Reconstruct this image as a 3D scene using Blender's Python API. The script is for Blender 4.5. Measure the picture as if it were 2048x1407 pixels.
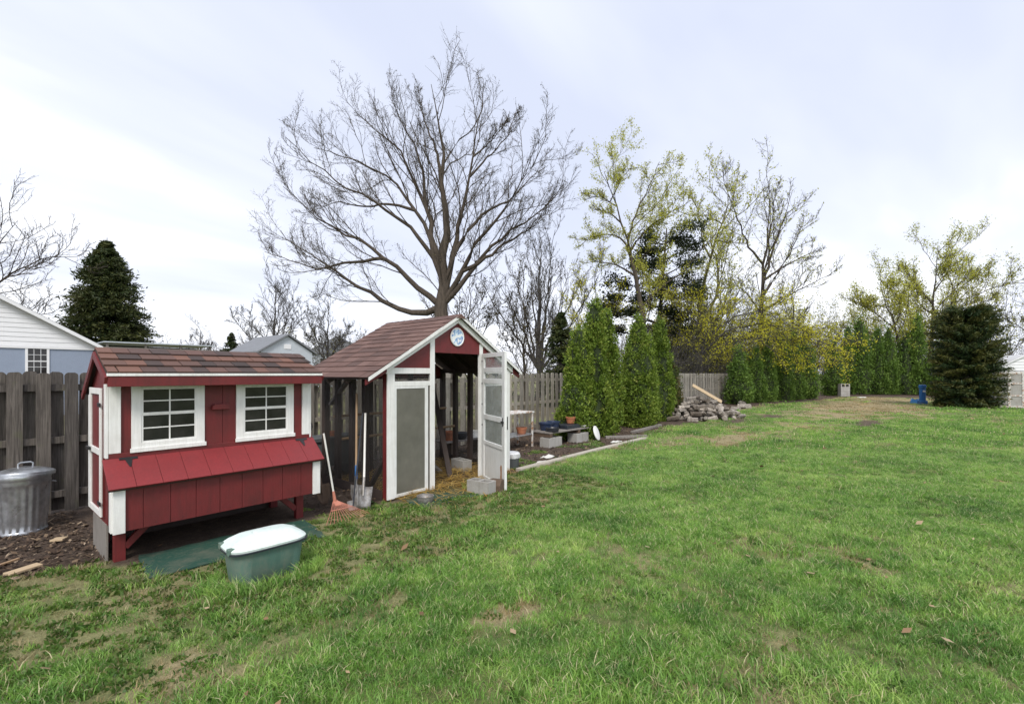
import bpy, math, random
import numpy as np
from mathutils import Vector, Matrix, Euler

for o in list(bpy.data.objects): bpy.data.objects.remove(o)
R = math.radians
sc = bpy.context.scene
COL = sc.collection

# ------------------------------------------------------------------ camera
cam_d = bpy.data.cameras.new('camera'); cam = bpy.data.objects.new('camera', cam_d); COL.objects.link(cam)
cam.location = (0, 0, 1.8); cam.rotation_euler = (R(90), 0, R(-50.16))
cam_d.sensor_width = 36; cam_d.lens = 930 / 2048 * 36; cam_d.shift_y = 43.5 / 2048
cam_d.clip_start = 0.05; cam_d.clip_end = 2000
sc.camera = cam

# ------------------------------------------------------------------ sky + sun
SUN_EL, SUN_AZ = R(52), R(250)          # soft sun behind thin cloud, behind the camera's right shoulder
w = bpy.data.worlds.new('World'); sc.world = w; w.use_nodes = True
nt = w.node_tree; nt.nodes.clear()
def N(t, **k):
    n = nt.nodes.new(t)
    for a, b in k.items(): setattr(n, a, b)
    return n
def Lk(a, b): nt.links.new(a, b)
out = N('ShaderNodeOutputWorld'); bg = N('ShaderNodeBackground'); bg.inputs[1].default_value = 0.066
sky = N('ShaderNodeTexSky', sky_type='NISHITA'); sky.sun_disc = False
sky.sun_elevation = SUN_EL; sky.sun_rotation = SUN_AZ
tc = N('ShaderNodeTexCoord'); sep = N('ShaderNodeSeparateXYZ'); Lk(tc.outputs['Generated'], sep.inputs[0])
def math_(op, a, b=None, c=None):
    n = N('ShaderNodeMath', operation=op)
    for i, x in enumerate((a, b, c)):
        if x is None: continue
        if isinstance(x, (int, float)): n.inputs[i].default_value = x
        else: Lk(x, n.inputs[i])
    return n.outputs[0]
zc = math_('MAXIMUM', sep.outputs[2], 0.0)
zz = math_('ADD', zc, 0.22)
cx = math_('DIVIDE', sep.outputs[0], zz); cy = math_('DIVIDE', sep.outputs[1], zz)
cb = N('ShaderNodeCombineXYZ'); Lk(cx, cb.inputs[0]); Lk(cy, cb.inputs[1])
mp = N('ShaderNodeMapping'); mp.inputs['Rotation'].default_value = (0, 0, R(50)); mp.inputs['Scale'].default_value = (0.55, 1.25, 1)
mp.inputs['Location'].default_value = (1.7, 0.45, 0)
Lk(cb.outputs[0], mp.inputs[0])
n1 = N('ShaderNodeTexNoise'); n1.inputs['Scale'].default_value = 0.85; n1.inputs['Detail'].default_value = 5; n1.inputs['Roughness'].default_value = 0.48
n1.inputs['Distortion'].default_value = 0.35
Lk(mp.outputs[0], n1.inputs[0])
cr = N('ShaderNodeValToRGB'); cr.color_ramp.elements[0].position = 0.38; cr.color_ramp.elements[0].color = (6.5, 7.0, 8.5, 1)
cr.color_ramp.elements[1].position = 0.6; cr.color_ramp.elements[1].color = (10.6, 10.8, 11.4, 1)
e = cr.color_ramp.elements.new(0.5); e.color = (7.8, 8.2, 9.5, 1)
Lk(n1.outputs[0], cr.inputs[0])
# thin cloud veil is whitest towards the horizon
hz = math_('POWER', math_('SUBTRACT', 1.0, zc), 7.0)
mx = N('ShaderNodeMixRGB'); Lk(math_('MULTIPLY', hz, 0.65), mx.inputs[0]); Lk(cr.outputs[0], mx.inputs[1]); mx.inputs[2].default_value = (11.0, 11.1, 11.6, 1)
mx2 = N('ShaderNodeMixRGB'); mx2.inputs[0].default_value = 0.08; Lk(mx.outputs[0], mx2.inputs[1]); Lk(sky.outputs[0], mx2.inputs[2])
Lk(mx2.outputs[0], bg.inputs[0]); Lk(bg.outputs[0], out.inputs[0])
sd = bpy.data.lights.new('sun', 'SUN'); sd.energy = 1.5; sd.angle = R(18); sd.color = (1, 0.95, 0.87)
sun = bpy.data.objects.new('sun', sd); COL.objects.link(sun)
# light comes from azimuth behind-right of the camera
sdir = Vector((-math.cos(R(20)) * math.cos(SUN_EL), -math.sin(R(20)) * math.cos(SUN_EL) - 0.25, math.sin(SUN_EL))).normalized()
sun.rotation_euler = sdir.to_track_quat('Z', 'Y').to_euler()
sky.sun_rotation = math.atan2(sdir.x, sdir.y)
sky.sun_elevation = math.asin(sdir.z)
sun.location = (0, 0, 30)
sc.view_settings.view_transform = 'Standard'; sc.view_settings.look = 'None'
sc.view_settings.exposure = 0.9; sc.view_settings.gamma = 1

# ------------------------------------------------------------------ materials
MATS = {}
class NB:
    def __init__(s, name):
        s.m = bpy.data.materials.new(name); s.m.use_nodes = True; s.t = s.m.node_tree; s.t.nodes.clear()
        s.o = s.n('ShaderNodeOutputMaterial'); MATS[name] = s.m
    def n(s, t, **k):
        x = s.t.nodes.new(t)
        for a, b in k.items(): setattr(x, a, b)
        return x
    def l(s, a, b): s.t.links.new(a, b)
    def noise(s, vec, scale, detail=3, rough=.55, dist=0):
        x = s.n('ShaderNodeTexNoise'); x.inputs['Scale'].default_value = scale; x.inputs['Detail'].default_value = detail
        x.inputs['Roughness'].default_value = rough; x.inputs['Distortion'].default_value = dist
        if vec is not None: s.l(vec, x.inputs[0])
        return x.outputs[0]
    def ramp(s, fac, stops):
        x = s.n('ShaderNodeValToRGB'); el = x.color_ramp.elements
        while len(el) < len(stops): el.new(.5)
        for e_, (p, c) in zip(el, stops): e_.position = p; e_.color = (*c, 1) if len(c) == 3 else c
        s.l(fac, x.inputs[0]); return x.outputs[0]
    def mix(s, fac, a, b, mode='MIX'):
        x = s.n('ShaderNodeMixRGB', blend_type=mode)
        for i, v in enumerate((fac, a, b)):
            if isinstance(v, (int, float)): x.inputs[i].default_value = v
            elif isinstance(v, tuple): x.inputs[i].default_value = (*v, 1)
            else: s.l(v, x.inputs[i])
        return x.outputs[0]
    def math(s, op, a, b=None):
        x = s.n('ShaderNodeMath', operation=op)
        for i, v in enumerate((a, b)):
            if v is None: continue
            if isinstance(v, (int, float)): x.inputs[i].default_value = v
            else: s.l(v, x.inputs[i])
        return x.outputs[0]
    def mapping(s, vec, scale, loc=None):
        x = s.n('ShaderNodeMapping'); x.inputs['Scale'].default_value = scale; s.l(vec, x.inputs[0])
        if loc is not None: s.l(loc, x.inputs['Location'])
        return x.outputs[0]
    def bsdf(s, col, rough=.6, metal=0, bump=None, bstr=.3, bdist=.01, spec=None, alpha=None, transl=0, link=True):
        b = s.n('ShaderNodeBsdfPrincipled')
        for key, v in (('Base Color', col), ('Roughness', rough), ('Metallic', metal), ('Alpha', alpha), ('Specular IOR Level', spec)):
            if v is None: continue
            if isinstance(v, tuple): b.inputs[key].default_value = (*v, 1)
            elif isinstance(v, (int, float)): b.inputs[key].default_value = v
            else: s.l(v, b.inputs[key])
        if bump is not None:
            bp = s.n('ShaderNodeBump'); bp.inputs['Strength'].default_value = bstr; bp.inputs['Distance'].default_value = bdist
            s.l(bump, bp.inputs['Height']); s.l(bp.outputs[0], b.inputs['Normal'])
        last = b.outputs[0]
        if transl:
            t = s.n('ShaderNodeBsdfTranslucent')
            if isinstance(col, tuple): t.inputs[0].default_value = (*col, 1)
            else: s.l(col, t.inputs[0])
            ms = s.n('ShaderNodeMixShader'); ms.inputs[0].default_value = transl
            s.l(b.outputs[0], ms.inputs[1]); s.l(t.outputs[0], ms.inputs[2]); last = ms.outputs[0]
        if link: s.l(last, s.o.inputs[0])
        return last
    def obj(s): return s.n('ShaderNodeTexCoord').outputs['Object']
    def pos(s): return s.n('ShaderNodeNewGeometry').outputs['Position']
    def rnd(s): return s.n('ShaderNodeObjectInfo').outputs['Random']
    def attr(s, name, kind='GEOMETRY'):
        a = s.n('ShaderNodeAttribute'); a.attribute_name = name; a.attribute_type = kind; return a

def paint(name, col, rough=.5, dirt=(.12, .1, .08), damt=.35, grain=(60, 60, 4)):
    b = NB(name); p = b.pos()
    g = b.noise(b.mapping(p, grain), 1, 3)
    d = b.noise(p, 3.5, 6, .65)
    f = b.math('MULTIPLY', b.ramp(d, [(.45, (0, 0, 0)), (.8, (1, 1, 1))]), damt)
    c = b.mix(.25, col, b.ramp(g, [(.3, tuple(x * .6 for x in col)), (.7, tuple(min(.9, x * 1.15) for x in col))]))
    st_ = b.noise(b.mapping(p, (22, 22, 1.6)), 1, 5, .7); fine = b.noise(p, 45, 4, .7)
    c = b.mix(f, c, dirt)
    c = b.mix(b.math('MULTIPLY', b.ramp(st_, [(.52, (0, 0, 0)), (.72, (1, 1, 1))]), damt * .7), c, dirt)
    c = b.mix(b.math('MULTIPLY', b.ramp(fine, [(.6, (0, 0, 0)), (.72, (1, 1, 1))]), damt * .6), c, dirt)
    b.bsdf(c, rough, bump=b.math('ADD', g, fine), bstr=.3, bdist=.004)
    return b.m
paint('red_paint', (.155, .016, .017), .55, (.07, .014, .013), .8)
paint('red_paint_lit', (.225, .024, .027), .48, (.15, .02, .022), .6)  # same coop red, with the light on the upward-facing lid put into the colour
paint('white_paint', (.82, .82, .8), .45, (.45, .42, .36), .34)
paint('door_white', (.78, .79, .78), .4, (.4, .38, .33), .35)
paint('house_stucco', (.27, .32, .42), .85, (.22, .26, .34), .5, (30, 30, 30))
paint('white_siding', (.8, .81, .84), .5, (.6, .6, .62), .2, (2, 2, 60))
paint('pale_shed', (.5, .55, .6), .6, (.4, .42, .45), .4)
paint('black_metal', (.015, .015, .017), .4, (.04, .03, .025), .3)
paint('dark_stain', (.045, .03, .025), .7, (.06, .05, .045), .6, (60, 60, 5))
paint('concrete', (.36, .35, .33), .9, (.2, .18, .15), .7, (40, 40, 40))
paint('brown_log', (.12, .08, .055), .9, (.05, .035, .025), .7, (40, 40, 8))
paint('terracotta', (.42, .15, .07), .75, (.25, .12, .08), .5)
paint('dark_plastic', (.02, .025, .035), .4, (.06, .05, .05), .4)
paint('blue_plastic', (.03, .15, .42), .4, (.05, .1, .2), .3)
paint('navy_plastic', (.015, .03, .075), .4, (.05, .05, .06), .3)
paint('grey_plastic', (.1, .11, .115), .6, (.06, .06, .055), .5)
paint('cream_plastic', (.75, .74, .7), .4, (.5, .46, .4), .3)
paint('pale_wood', (.5, .38, .24), .75, (.35, .27, .18), .5, (20, 20, 20))
paint('handle_wood', (.38, .25, .14), .6, (.2, .14, .1), .5)
paint('rake_orange', (.5, .2, .14), .5, (.35, .14, .1), .4)
paint('red_handle', (.35, .05, .04), .45, (.15, .05, .04), .4)
paint('stone_white', (.62, .61, .58), .9, (.3, .29, .27), .6, (30, 30, 30))
paint('tub_green', (.085, .17, .14), .6, (.22, .22, .18), .75, (20, 20, 4))
paint('tub_lid', (.7, .78, .75), .6, (.36, .5, .45), .6, (6, 6, 6))
paint('mat_green', (.012, .06, .04), .9, (.16, .15, .11), .6, (200, 200, 200))
paint('roof_grey', (.2, .21, .23), .85, (.13, .14, .15), .6, (8, 8, 40))
paint('roof_dark', (.08, .08, .085), .85, (.05, .05, .05), .6)
paint('timber', (.46, .42, .36), .85, (.26, .22, .17), .6, (4, 40, 40))
paint('grey_board', (.24, .22, .2), .85, (.12, .1, .09), .6, (10, 40, 10))
paint('bag_white', (.75, .76, .78), .3, (.5, .5, .5), .3)
paint('blue_tarp', (.08, .28, .62), .4, (.1, .2, .4), .3)

b = NB('galvanised'); p = b.pos(); g = b.noise(p, 14, 4, .6)
b.bsdf(b.ramp(g, [(.3, (.36, .38, .4)), (.7, (.62, .64, .67))]), b.ramp(b.noise(p, 6, 3), [(.3, (.25,) * 3), (.7, (.45,) * 3)]), .85, bump=g, bstr=.1)
b = NB('steel'); p = b.pos(); g = b.noise(p, 22, 4, .6)
b.bsdf(b.ramp(g, [(.35, (.22, .2, .18)), (.7, (.4, .39, .38))]), .5, .6, bump=g, bstr=.1)
b = NB('rust_white'); p = b.pos(); g = b.noise(p, 12, 5, .7)
b.bsdf(b.ramp(g, [(.47, (.62, .62, .6)), (.6, (.3, .16, .08))]), .7)
b = NB('rust_stain'); p = b.pos(); g = b.noise(p, 16, 4, .7)
b.bsdf(b.ramp(g, [(.3, (.5, .3, .16)), (.6, (.3, .12, .04))]), .85)

def wood(name, dark, mid, light, moss=(.1, .11, .05), tv=((.72, .7, .68), (1.2, 1.17, 1.1))):
    b = NB(name); o = b.obj(); r = b.rnd()
    off = b.n('ShaderNodeCombineXYZ'); b.l(b.math('MULTIPLY', r, 37.), off.inputs[0]); b.l(b.math('MULTIPLY', r, 91.), off.inputs[2])
    gr = b.noise(b.mapping(o, (45, 45, 2.2), off.outputs[0]), 1, 5, .65, .6)
    big = b.noise(b.mapping(o, (3, 3, 1.6), off.outputs[0]), 1, 4, .6)
    c = b.ramp(gr, [(.28, dark), (.5, mid), (.75, light)])
    c = b.mix(b.math('MULTIPLY', b.ramp(big, [(.45, (0, 0, 0)), (.75, (1, 1, 1))]), .55), c, dark)
    tint = b.ramp(r, [(0, tv[0]), (.5, (.95, .95, .95)), (1, tv[1])])
    c = b.mix(1, c, tint, 'MULTIPLY')
    c = b.mix(b.math('MULTIPLY', b.ramp(b.noise(b.mapping(o, (5, 5, 3), off.outputs[0]), 1.3, 3), [(.58, (0, 0, 0)), (.72, (1, 1, 1))]), .4), c, moss)
    b.bsdf(c, .85, bump=gr, bstr=.5, bdist=.004)
wood('fence_dark', (.03, .026, .023), (.1, .088, .079), (.19, .17, .155))
wood('fence_grey', (.14, .127, .11), (.3, .28, .245), (.46, .435, .39))
wood('fence_new', (.16, .11, .07), (.24, .18, .12), (.32, .25, .18))
wood('firewood', (.06, .055, .05), (.29, .255, .22), (.6, .56, .51), (.12, .09, .06), ((.35, .31, .27), (1.5, 1.48, 1.45)))

def shingle(name, cols):
    b = NB(name); r = b.rnd(); p = b.pos()
    g = b.noise(p, 220, 2, .7); g2 = b.noise(p, 9, 4, .6)
    c = b.ramp(r, cols)
    c = b.mix(.45, c, b.ramp(g, [(.3, (.03, .022, .02)), (.7, (.3, .2, .17))]), 'OVERLAY')
    c = b.mix(b.math('MULTIPLY', g2, .3), c, (.1, .075, .07))
    b.bsdf(c, .9, bump=g, bstr=.6, bdist=.003)
shingle('shingle_mixed', [(0, (.05, .038, .036)), (.28, (.085, .06, .055)), (.42, (.19, .095, .07)), (.6, (.11, .07, .062)), (.8, (.26, .13, .09)), (1, (.17, .095, .078))])
shingle('shingle_red', [(0, (.125, .072, .06)), (.5, (.185, .104, .085)), (1, (.245, .15, .125))])

# glass panes and screens
b = NB('pane_dark'); p = b.pos(); g = b.noise(p, 5, 4)
b.bsdf(b.ramp(g, [(.3, (.012, .012, .013)), (.7, (.035, .034, .034))]), .05, spec=.5)
def veil(name, col, amount, rough=.7, scale=6, lo=.35, hi=.75, var=.3):
    b = NB(name); p = b.pos(); g = b.noise(p, scale, 5, .6)
    t = b.n('ShaderNodeBsdfTransparent')
    s2 = b.bsdf(b.mix(g, tuple(x * .7 for x in col), tuple(min(1, x * 1.25) for x in col)), rough, link=False, transl=.25)
    ms = b.n('ShaderNodeMixShader'); b.l(b.ramp(g, [(lo, (max(0, amount - var / 2),) * 3), (hi, (min(1, amount + var / 2),) * 3)]), ms.inputs[0])
    b.l(t.outputs[0], ms.inputs[1]); b.l(s2, ms.inputs[2]); b.l(ms.outputs[0], b.o.inputs[0])
veil('dirty_glass', (.5, .53, .52), .3, .12, 5)
veil('frosted_panel', (.22, .215, .18), .82, .35, 2.5, var=.2)
veil('wire_mesh', (.07, .068, .065), .22, .6, 60, var=.12)
b = NB('dial'); o = b.obj()
v = b.n('ShaderNodeTexVoronoi'); v.inputs['Scale'].default_value = 13; b.l(o, v.inputs[0])
n_ = b.noise(o, 9, 3)
c = b.ramp(n_, [(.44, (.8, .82, .82)), (.5, (.45, .62, .78)), (.56, (.06, .2, .5)), (.64, (.8, .82, .82))])
b.bsdf(c, .3)

def leafmat(name, stops, transl=.3, rough=.55, spec=.3):
    b = NB(name); a = b.attr('tint'); r = b.noise(b.pos(), 1.3, 3)
    c = b.ramp(a.outputs['Fac'], stops)
    c = b.mix(b.math('MULTIPLY', r, .3), c, tuple(x * .6 for x in stops[0][1]))
    b.bsdf(c, rough, spec=spec, transl=transl)
leafmat('arb_leaf', [(0, (.075, .13, .015)), (.5, (.17, .255, .032)), (.85, (.29, .37, .06)), (1, (.34, .32, .085))], .3)
leafmat('arb_far_leaf', [(0, (.06, .12, .02)), (.5, (.135, .23, .038)), (1, (.24, .35, .07))], .28)
leafmat('arb_brown_leaf', [(0, (.04, .07, .015)), (.5, (.1, .12, .03)), (1, (.2, .13, .06))], .25)
leafmat('yew_leaf', [(0, (.012, .03, .011)), (.5, (.028, .055, .016)), (1, (.13, .125, .028))], .15)
leafmat('conifer_leaf', [(0, (.016, .03, .009)), (.5, (.036, .055, .015)), (1, (.1, .105, .028))], .15)
leafmat('pine_leaf', [(0, (.012, .02, .008)), (.5, (.024, .038, .013)), (1, (.06, .07, .02))], .15)
leafmat('bud_yellow', [(0, (.58, .56, .03)), (.5, (.76, .72, .05)), (1, (.85, .82, .14))], .6)
leafmat('bud_green', [(0, (.36, .38, .05)), (.5, (.56, .57, .09)), (1, (.72, .7, .16))], .6)
leafmat('bud_brown', [(0, (.05, .04, .025)), (.5, (.1, .085, .04)), (1, (.2, .18, .05))], .2)
leafmat('brush_leaf', [(0, (.07, .06, .03)), (.5, (.14, .13, .04)), (1, (.24, .24, .05))], .3)
leafmat('olive_leaf', [(0, (.2, .2, .035)), (.5, (.36, .36, .06)), (1, (.58, .55, .1))], .5)
leafmat('dry_leaf', [(0, (.16, .09, .05)), (.5, (.34, .22, .12)), (1, (.52, .42, .28))], .1, .8)
leafmat('mulch', [(0, (.025, .017, .012)), (.6, (.085, .055, .038)), (.9, (.2, .14, .09)), (1, (.42, .33, .24))], 0, .9)
leafmat('straw', [(0, (.3, .17, .035)), (.5, (.52, .33, .08)), (1, (.66, .5, .18))], .2, .6)
def barkm(name, a, c):
    b = NB(name); p = b.pos(); g = b.noise(b.mapping(p, (6, 6, 1.5)), 1.5, 5, .65)
    b.bsdf(b.ramp(g, [(.3, a), (.7, c)]), .9, bump=g, bstr=.6, bdist=.03)
barkm('bark', (.028, .021, .015), (.095, .074, .055)); barkm('bark_grey', (.03, .027, .024), (.09, .082, .074)); barkm('bark_moss', (.06, .055, .025), (.15, .135, .055))

# grass blades: colour varies by place (patches) and by tuft
def grassm(name, c0, c1, c2, dry):
    b = NB(name); p = b.pos(); r = b.rnd()
    big = b.noise(p, .55, 4, .6); med = b.noise(p, 3.5, 3, .6)
    c = b.ramp(b.math('ADD', b.math('MULTIPLY', big, .6), b.math('MULTIPLY', med, .4)), [(.34, c0), (.5, c1), (.66, c2)])
    tint = b.ramp(r, [(0, (.55, .66, .6)), (.5, (1, 1, 1)), (1, (1.45, 1.3, 1.25))])
    c = b.mix(1, c, tint, 'MULTIPLY')
    a = b.attr('tint')
    c = b.mix(b.ramp(a.outputs['Fac'], [(.9, (0, 0, 0)), (.97, (1, 1, 1))]), c, dry)
    b.bsdf(c, .42, spec=.35, transl=.4)
grassm('grass_blade', (.09, .21, .048), (.215, .395, .08), (.39, .56, .155), (.64, .58, .35))
grassm('dry_grass', (.26, .21, .1), (.36, .3, .16), (.46, .4, .23), (.5, .44, .28))
grassm('clover', (.05, .12, .02), (.1, .18, .035), (.15, .22, .05), (.25, .24, .1))

# ground: attributes 'dirt' and 'dry' are laid out where the beds and worn patches are
b = NB('ground_soil'); p = b.pos()
f1 = b.noise(p, 9, 6, .7); f2 = b.noise(p, 60, 4, .7)
lawn = b.ramp(b.math('ADD', b.math('MULTIPLY', f1, .5), b.math('MULTIPLY', f2, .5)), [(.34, (.045, .065, .018)), (.5, (.12, .16, .04)), (.66, (.24, .25, .09))])
dryc = b.ramp(b.math('ADD', b.math('MULTIPLY', f1, .4), b.math('MULTIPLY', f2, .6)), [(.3, (.16, .12, .065)), (.5, (.34, .27, .15)), (.7, (.48, .4, .25))])
soil = b.ramp(b.math('ADD', b.math('MULTIPLY', f1, .45), b.math('MULTIPLY', f2, .55)), [(.3, (.025, .017, .012)), (.5, (.075, .05, .035)), (.7, (.19, .13, .09))])
a1 = b.attr('dry'); a2 = b.attr('dirt')
c = b.mix(a1.outputs['Fac'], lawn, dryc); c = b.mix(a2.outputs['Fac'], c, soil)
b.bsdf(c, .95, bump=b.math('ADD', f1, f2), bstr=.8, bdist=.03)

# ------------------------------------------------------------------ mesh helpers
def np_mesh(name, V, F, mat, tint=None, smooth=False):
    """V (n,3); F list of index arrays (m,k)"""
    me = bpy.data.meshes.new(name); V = np.asarray(V, np.float32)
    F = [np.asarray(f, np.int32) for f in (F if isinstance(F, list) else [F]) if len(f)]
    me.vertices.add(len(V)); me.vertices.foreach_set('co', V.ravel())
    loops = np.concatenate([f.ravel() for f in F]); tot = np.concatenate([np.full(len(f), f.shape[1], np.int32) for f in F])
    me.loops.add(len(loops)); me.loops.foreach_set('vertex_index', loops)
    st = np.concatenate([[0], np.cumsum(tot)[:-1]]).astype(np.int32)
    me.polygons.add(len(tot)); me.polygons.foreach_set('loop_start', st); me.polygons.foreach_set('loop_total', tot)
    if smooth: me.polygons.foreach_set('use_smooth', np.ones(len(tot), bool))
    me.update(calc_edges=True); me.validate()
    if tint is not None:
        a = me.attributes.new('tint', 'FLOAT', 'POINT'); a.data.foreach_set('value', np.asarray(tint, np.float32))
    if mat: me.materials.append(MATS[mat])
    return me
def link(name, me, parent=None, loc=(0, 0, 0), rot=(0, 0, 0)):
    o = bpy.data.objects.new(name, me); COL.objects.link(o); o.parent = parent; o.location = loc; o.rotation_euler = rot
    return o
def tag(o, label, cat, group=None, kind=None):
    if label: o['label'] = label
    if cat: o['category'] = cat
    if group: o['group'] = group
    if kind: o['kind'] = kind
    return o
def thing(name, label, cat, loc=(0, 0, 0), rz=0, group=None):
    return tag(link(name, None, None, loc, (0, 0, rz)), label, cat, group)
class MB:
    def __init__(s): s.v = []; s.f = []
    def add(s, vs, fs):
        n = len(s.v); s.v += [tuple(x) for x in vs]; s.f += [tuple(i + n for i in f) for f in fs]; return s
    def box(s, x0, x1, y0, y1, z0, z1, M=None):
        vs = [Vector((x, y, z)) for z in (z0, z1) for y in (y0, y1) for x in (x0, x1)]
        if M: vs = [M @ q for q in vs]
        return s.add(vs, [(0, 2, 3, 1), (4, 5, 7, 6), (0, 1, 5, 4), (2, 6, 7, 3), (0, 4, 6, 2), (1, 3, 7, 5)])
    def bar(s, a, c, w_, h_, up=(0, 0, 1)):
        a = Vector(a); c = Vector(c); d = (c - a); L = d.length; d.normalize()
        sd_ = d.cross(Vector(up))
        if sd_.length < 1e-4: sd_ = d.cross(Vector((0, 1, 0)))
        sd_.normalize(); u_ = sd_.cross(d)
        M = Matrix(((sd_.x, d.x, u_.x, a.x), (sd_.y, d.y, u_.y, a.y), (sd_.z, d.z, u_.z, a.z), (0, 0, 0, 1)))
        return s.box(-w_ / 2, w_ / 2, 0, L, -h_ / 2, h_ / 2, M)
    def tube(s, pts, rad, n=8, caps=True):
        pts = [Vector(p_) for p_ in pts]; k = len(pts)
        rad = rad if isinstance(rad, (list, tuple)) else [rad] * k
        base = len(s.v); ref = None
        for i, p_ in enumerate(pts):
            t = (pts[min(i + 1, k - 1)] - pts[max(i - 1, 0)]).normalized()
            if ref is None: ref = t.orthogonal().normalized()
            ref = (ref - t * ref.dot(t)).normalized(); b2 = t.cross(ref)
            for j in range(n):
                a = 2 * math.pi * j / n; s.v.append(tuple(p_ + (ref * math.cos(a) + b2 * math.sin(a)) * rad[i]))
        for i in range(k - 1):
            for j in range(n):
                a = base + i * n + j; c = base + i * n + (j + 1) % n; s.f.append((a, c, c + n, a + n))
        if caps: s.f.append(tuple(base + j for j in range(n))[::-1]); s.f.append(tuple(base + (k - 1) * n + j for j in range(n)))
        return s
    def lathe(s, prof, n=24, fl=None, sx=1, sy=1, close=True):
        base = len(s.v)
        for i, (r_, z) in enumerate(prof):
            for j in range(n):
                a = 2 * math.pi * j / n; q = r_ * (fl(a, i) if fl else 1); s.v.append((q * math.cos(a) * sx, q * math.sin(a) * sy, z))
        for i in range(len(prof) - 1):
            for j in range(n):
                a = base + i * n + j; c = base + i * n + (j + 1) % n; s.f.append((a, c, c + n, a + n))
        if close:
            s.f.append(tuple(base + j for j in range(n))[::-1]); s.f.append(tuple(base + (len(prof) - 1) * n + j for j in range(n)))
        return s
    def prism(s, poly, y0, y1):     # poly in x,z extruded along y
        n = len(poly); vs = [(x, y0, z) for x, z in poly] + [(x, y1, z) for x, z in poly]
        return s.add(vs, [tuple(range(n))[::-1], tuple(range(n, 2 * n))] + [(i, (i + 1) % n, (i + 1) % n + n, i + n) for i in range(n)])
    def mesh(s, name, mat, smooth=False):
        me = bpy.data.meshes.new(name); me.from_pydata(s.v, [], s.f); me.update()
        import bmesh as _b
        bm = _b.new(); bm.from_mesh(me); _b.ops.recalc_face_normals(bm, faces=bm.faces); bm.to_mesh(me); bm.free()
        if smooth:
            for q in me.polygons: q.use_smooth = True
        me.materials.append(MATS[mat]); return me
    def build(s, name, mat, parent=None, bevel=0, smooth=False, loc=(0, 0, 0), rot=(0, 0, 0)):
        o = link(name, s.mesh(name, mat, smooth), parent, loc, rot)
        if bevel:
            m = o.modifiers.new('bevel', 'BEVEL'); m.width = bevel; m.segments = 2; m.limit_method = 'ANGLE'
        if smooth and not bevel: o.modifiers.new('edge', 'EDGE_SPLIT').split_angle = R(40)
        return o
def bx(name, mat, parent, x0, x1, y0, y1, z0, z1, bevel=.003):
    return MB().box(x0, x1, y0, y1, z0, z1).build(name, mat, parent, bevel)

# value noise for laying out patches
class VN:
    def __init__(s, seed): s.g = np.random.default_rng(seed).random((256, 256))
    def __call__(s, x, y):
        x = np.asarray(x, float); y = np.asarray(y, float)
        xi = np.floor(x).astype(int); yi = np.floor(y).astype(int); fx = x - xi; fy = y - yi
        fx = fx * fx * (3 - 2 * fx); fy = fy * fy * (3 - 2 * fy); g = s.g
        a = g[xi % 256, yi % 256]; b_ = g[(xi + 1) % 256, yi % 256]; c_ = g[xi % 256, (yi + 1) % 256]; d_ = g[(xi + 1) % 256, (yi + 1) % 256]
        return (a * (1 - fx) + b_ * fx) * (1 - fy) + (c_ * (1 - fx) + d_ * fx) * fy
vn = VN(3); vn2 = VN(8)
def fbm(x, y, s=1.0): return (vn(x * s, y * s) * .5 + vn2(x * s * 2.1 + 9, y * s * 2.1) * .3 + vn(x * s * 4.3, y * s * 4.3 + 5) * .2)
def sstep(a, b_, x): t = np.clip((x - a) / (b_ - a), 0, 1); return t * t * (3 - 2 * t)
# worn / dry patches (x, y, rx, ry, strength)
DRY = [(32, 1.6, 9.5, 3.4, 1), (42, 1.0, 7, 4.5, .9), (25, 2.4, 6.5, 2.6, .8), (18.5, 2.6, 3.5, 1.2, .55), (13.8, 3.5, 2.2, .75, .8), (12.2, 4.6, 1.3, .5, .6), (17, 4.6, 2.5, .8, .5), (25, 3.5, 4, 1.2, .45), (2.78, 2.2, .32, .16, .9), (2.55, 2.35, .2, .1, .9), (.85, 3.2, .45, .35, .85),
       (2.9, 3.55, .4, .2, .4), (1.5, 3.4, .6, .3, .35), (3.9, 4.4, 1.0, .4, .4), (5.2, 4.4, .8, .3, .4), (3.6, 2.6, .25, .12, .6), (4.5, 3.0, .3, .15, .5), (1.1, 4.6, .8, .4, .5), (26, -3, 4, 1.3, .4)]
SPOT = [(21.2, .9, 1.9, .7), (19.5, 4.9, 1.5, .4), (22.0, 4.2, 1.3, .5)]
def bed_edge(u):
    return np.interp(u, [-20, .0, .95, 1.0, 2.9, 3.0, 3.9, 4.0, 6.6, 6.7, 12.0, 12.6, 16, 17.2, 21, 23, 29, 34, 38, 42, 45, 47, 60, 300],
                     [6.2, 6.05, 5.85, 5.5, 5.5, 5.62, 5.55, 5.5, 5.5, 5.42, 5.42, 5.95, 6.1, 5.7, 5.5, 6.3, 6.1, 5.0, 4.2, 3.6, 2.6, -4, -8, -8])
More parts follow.
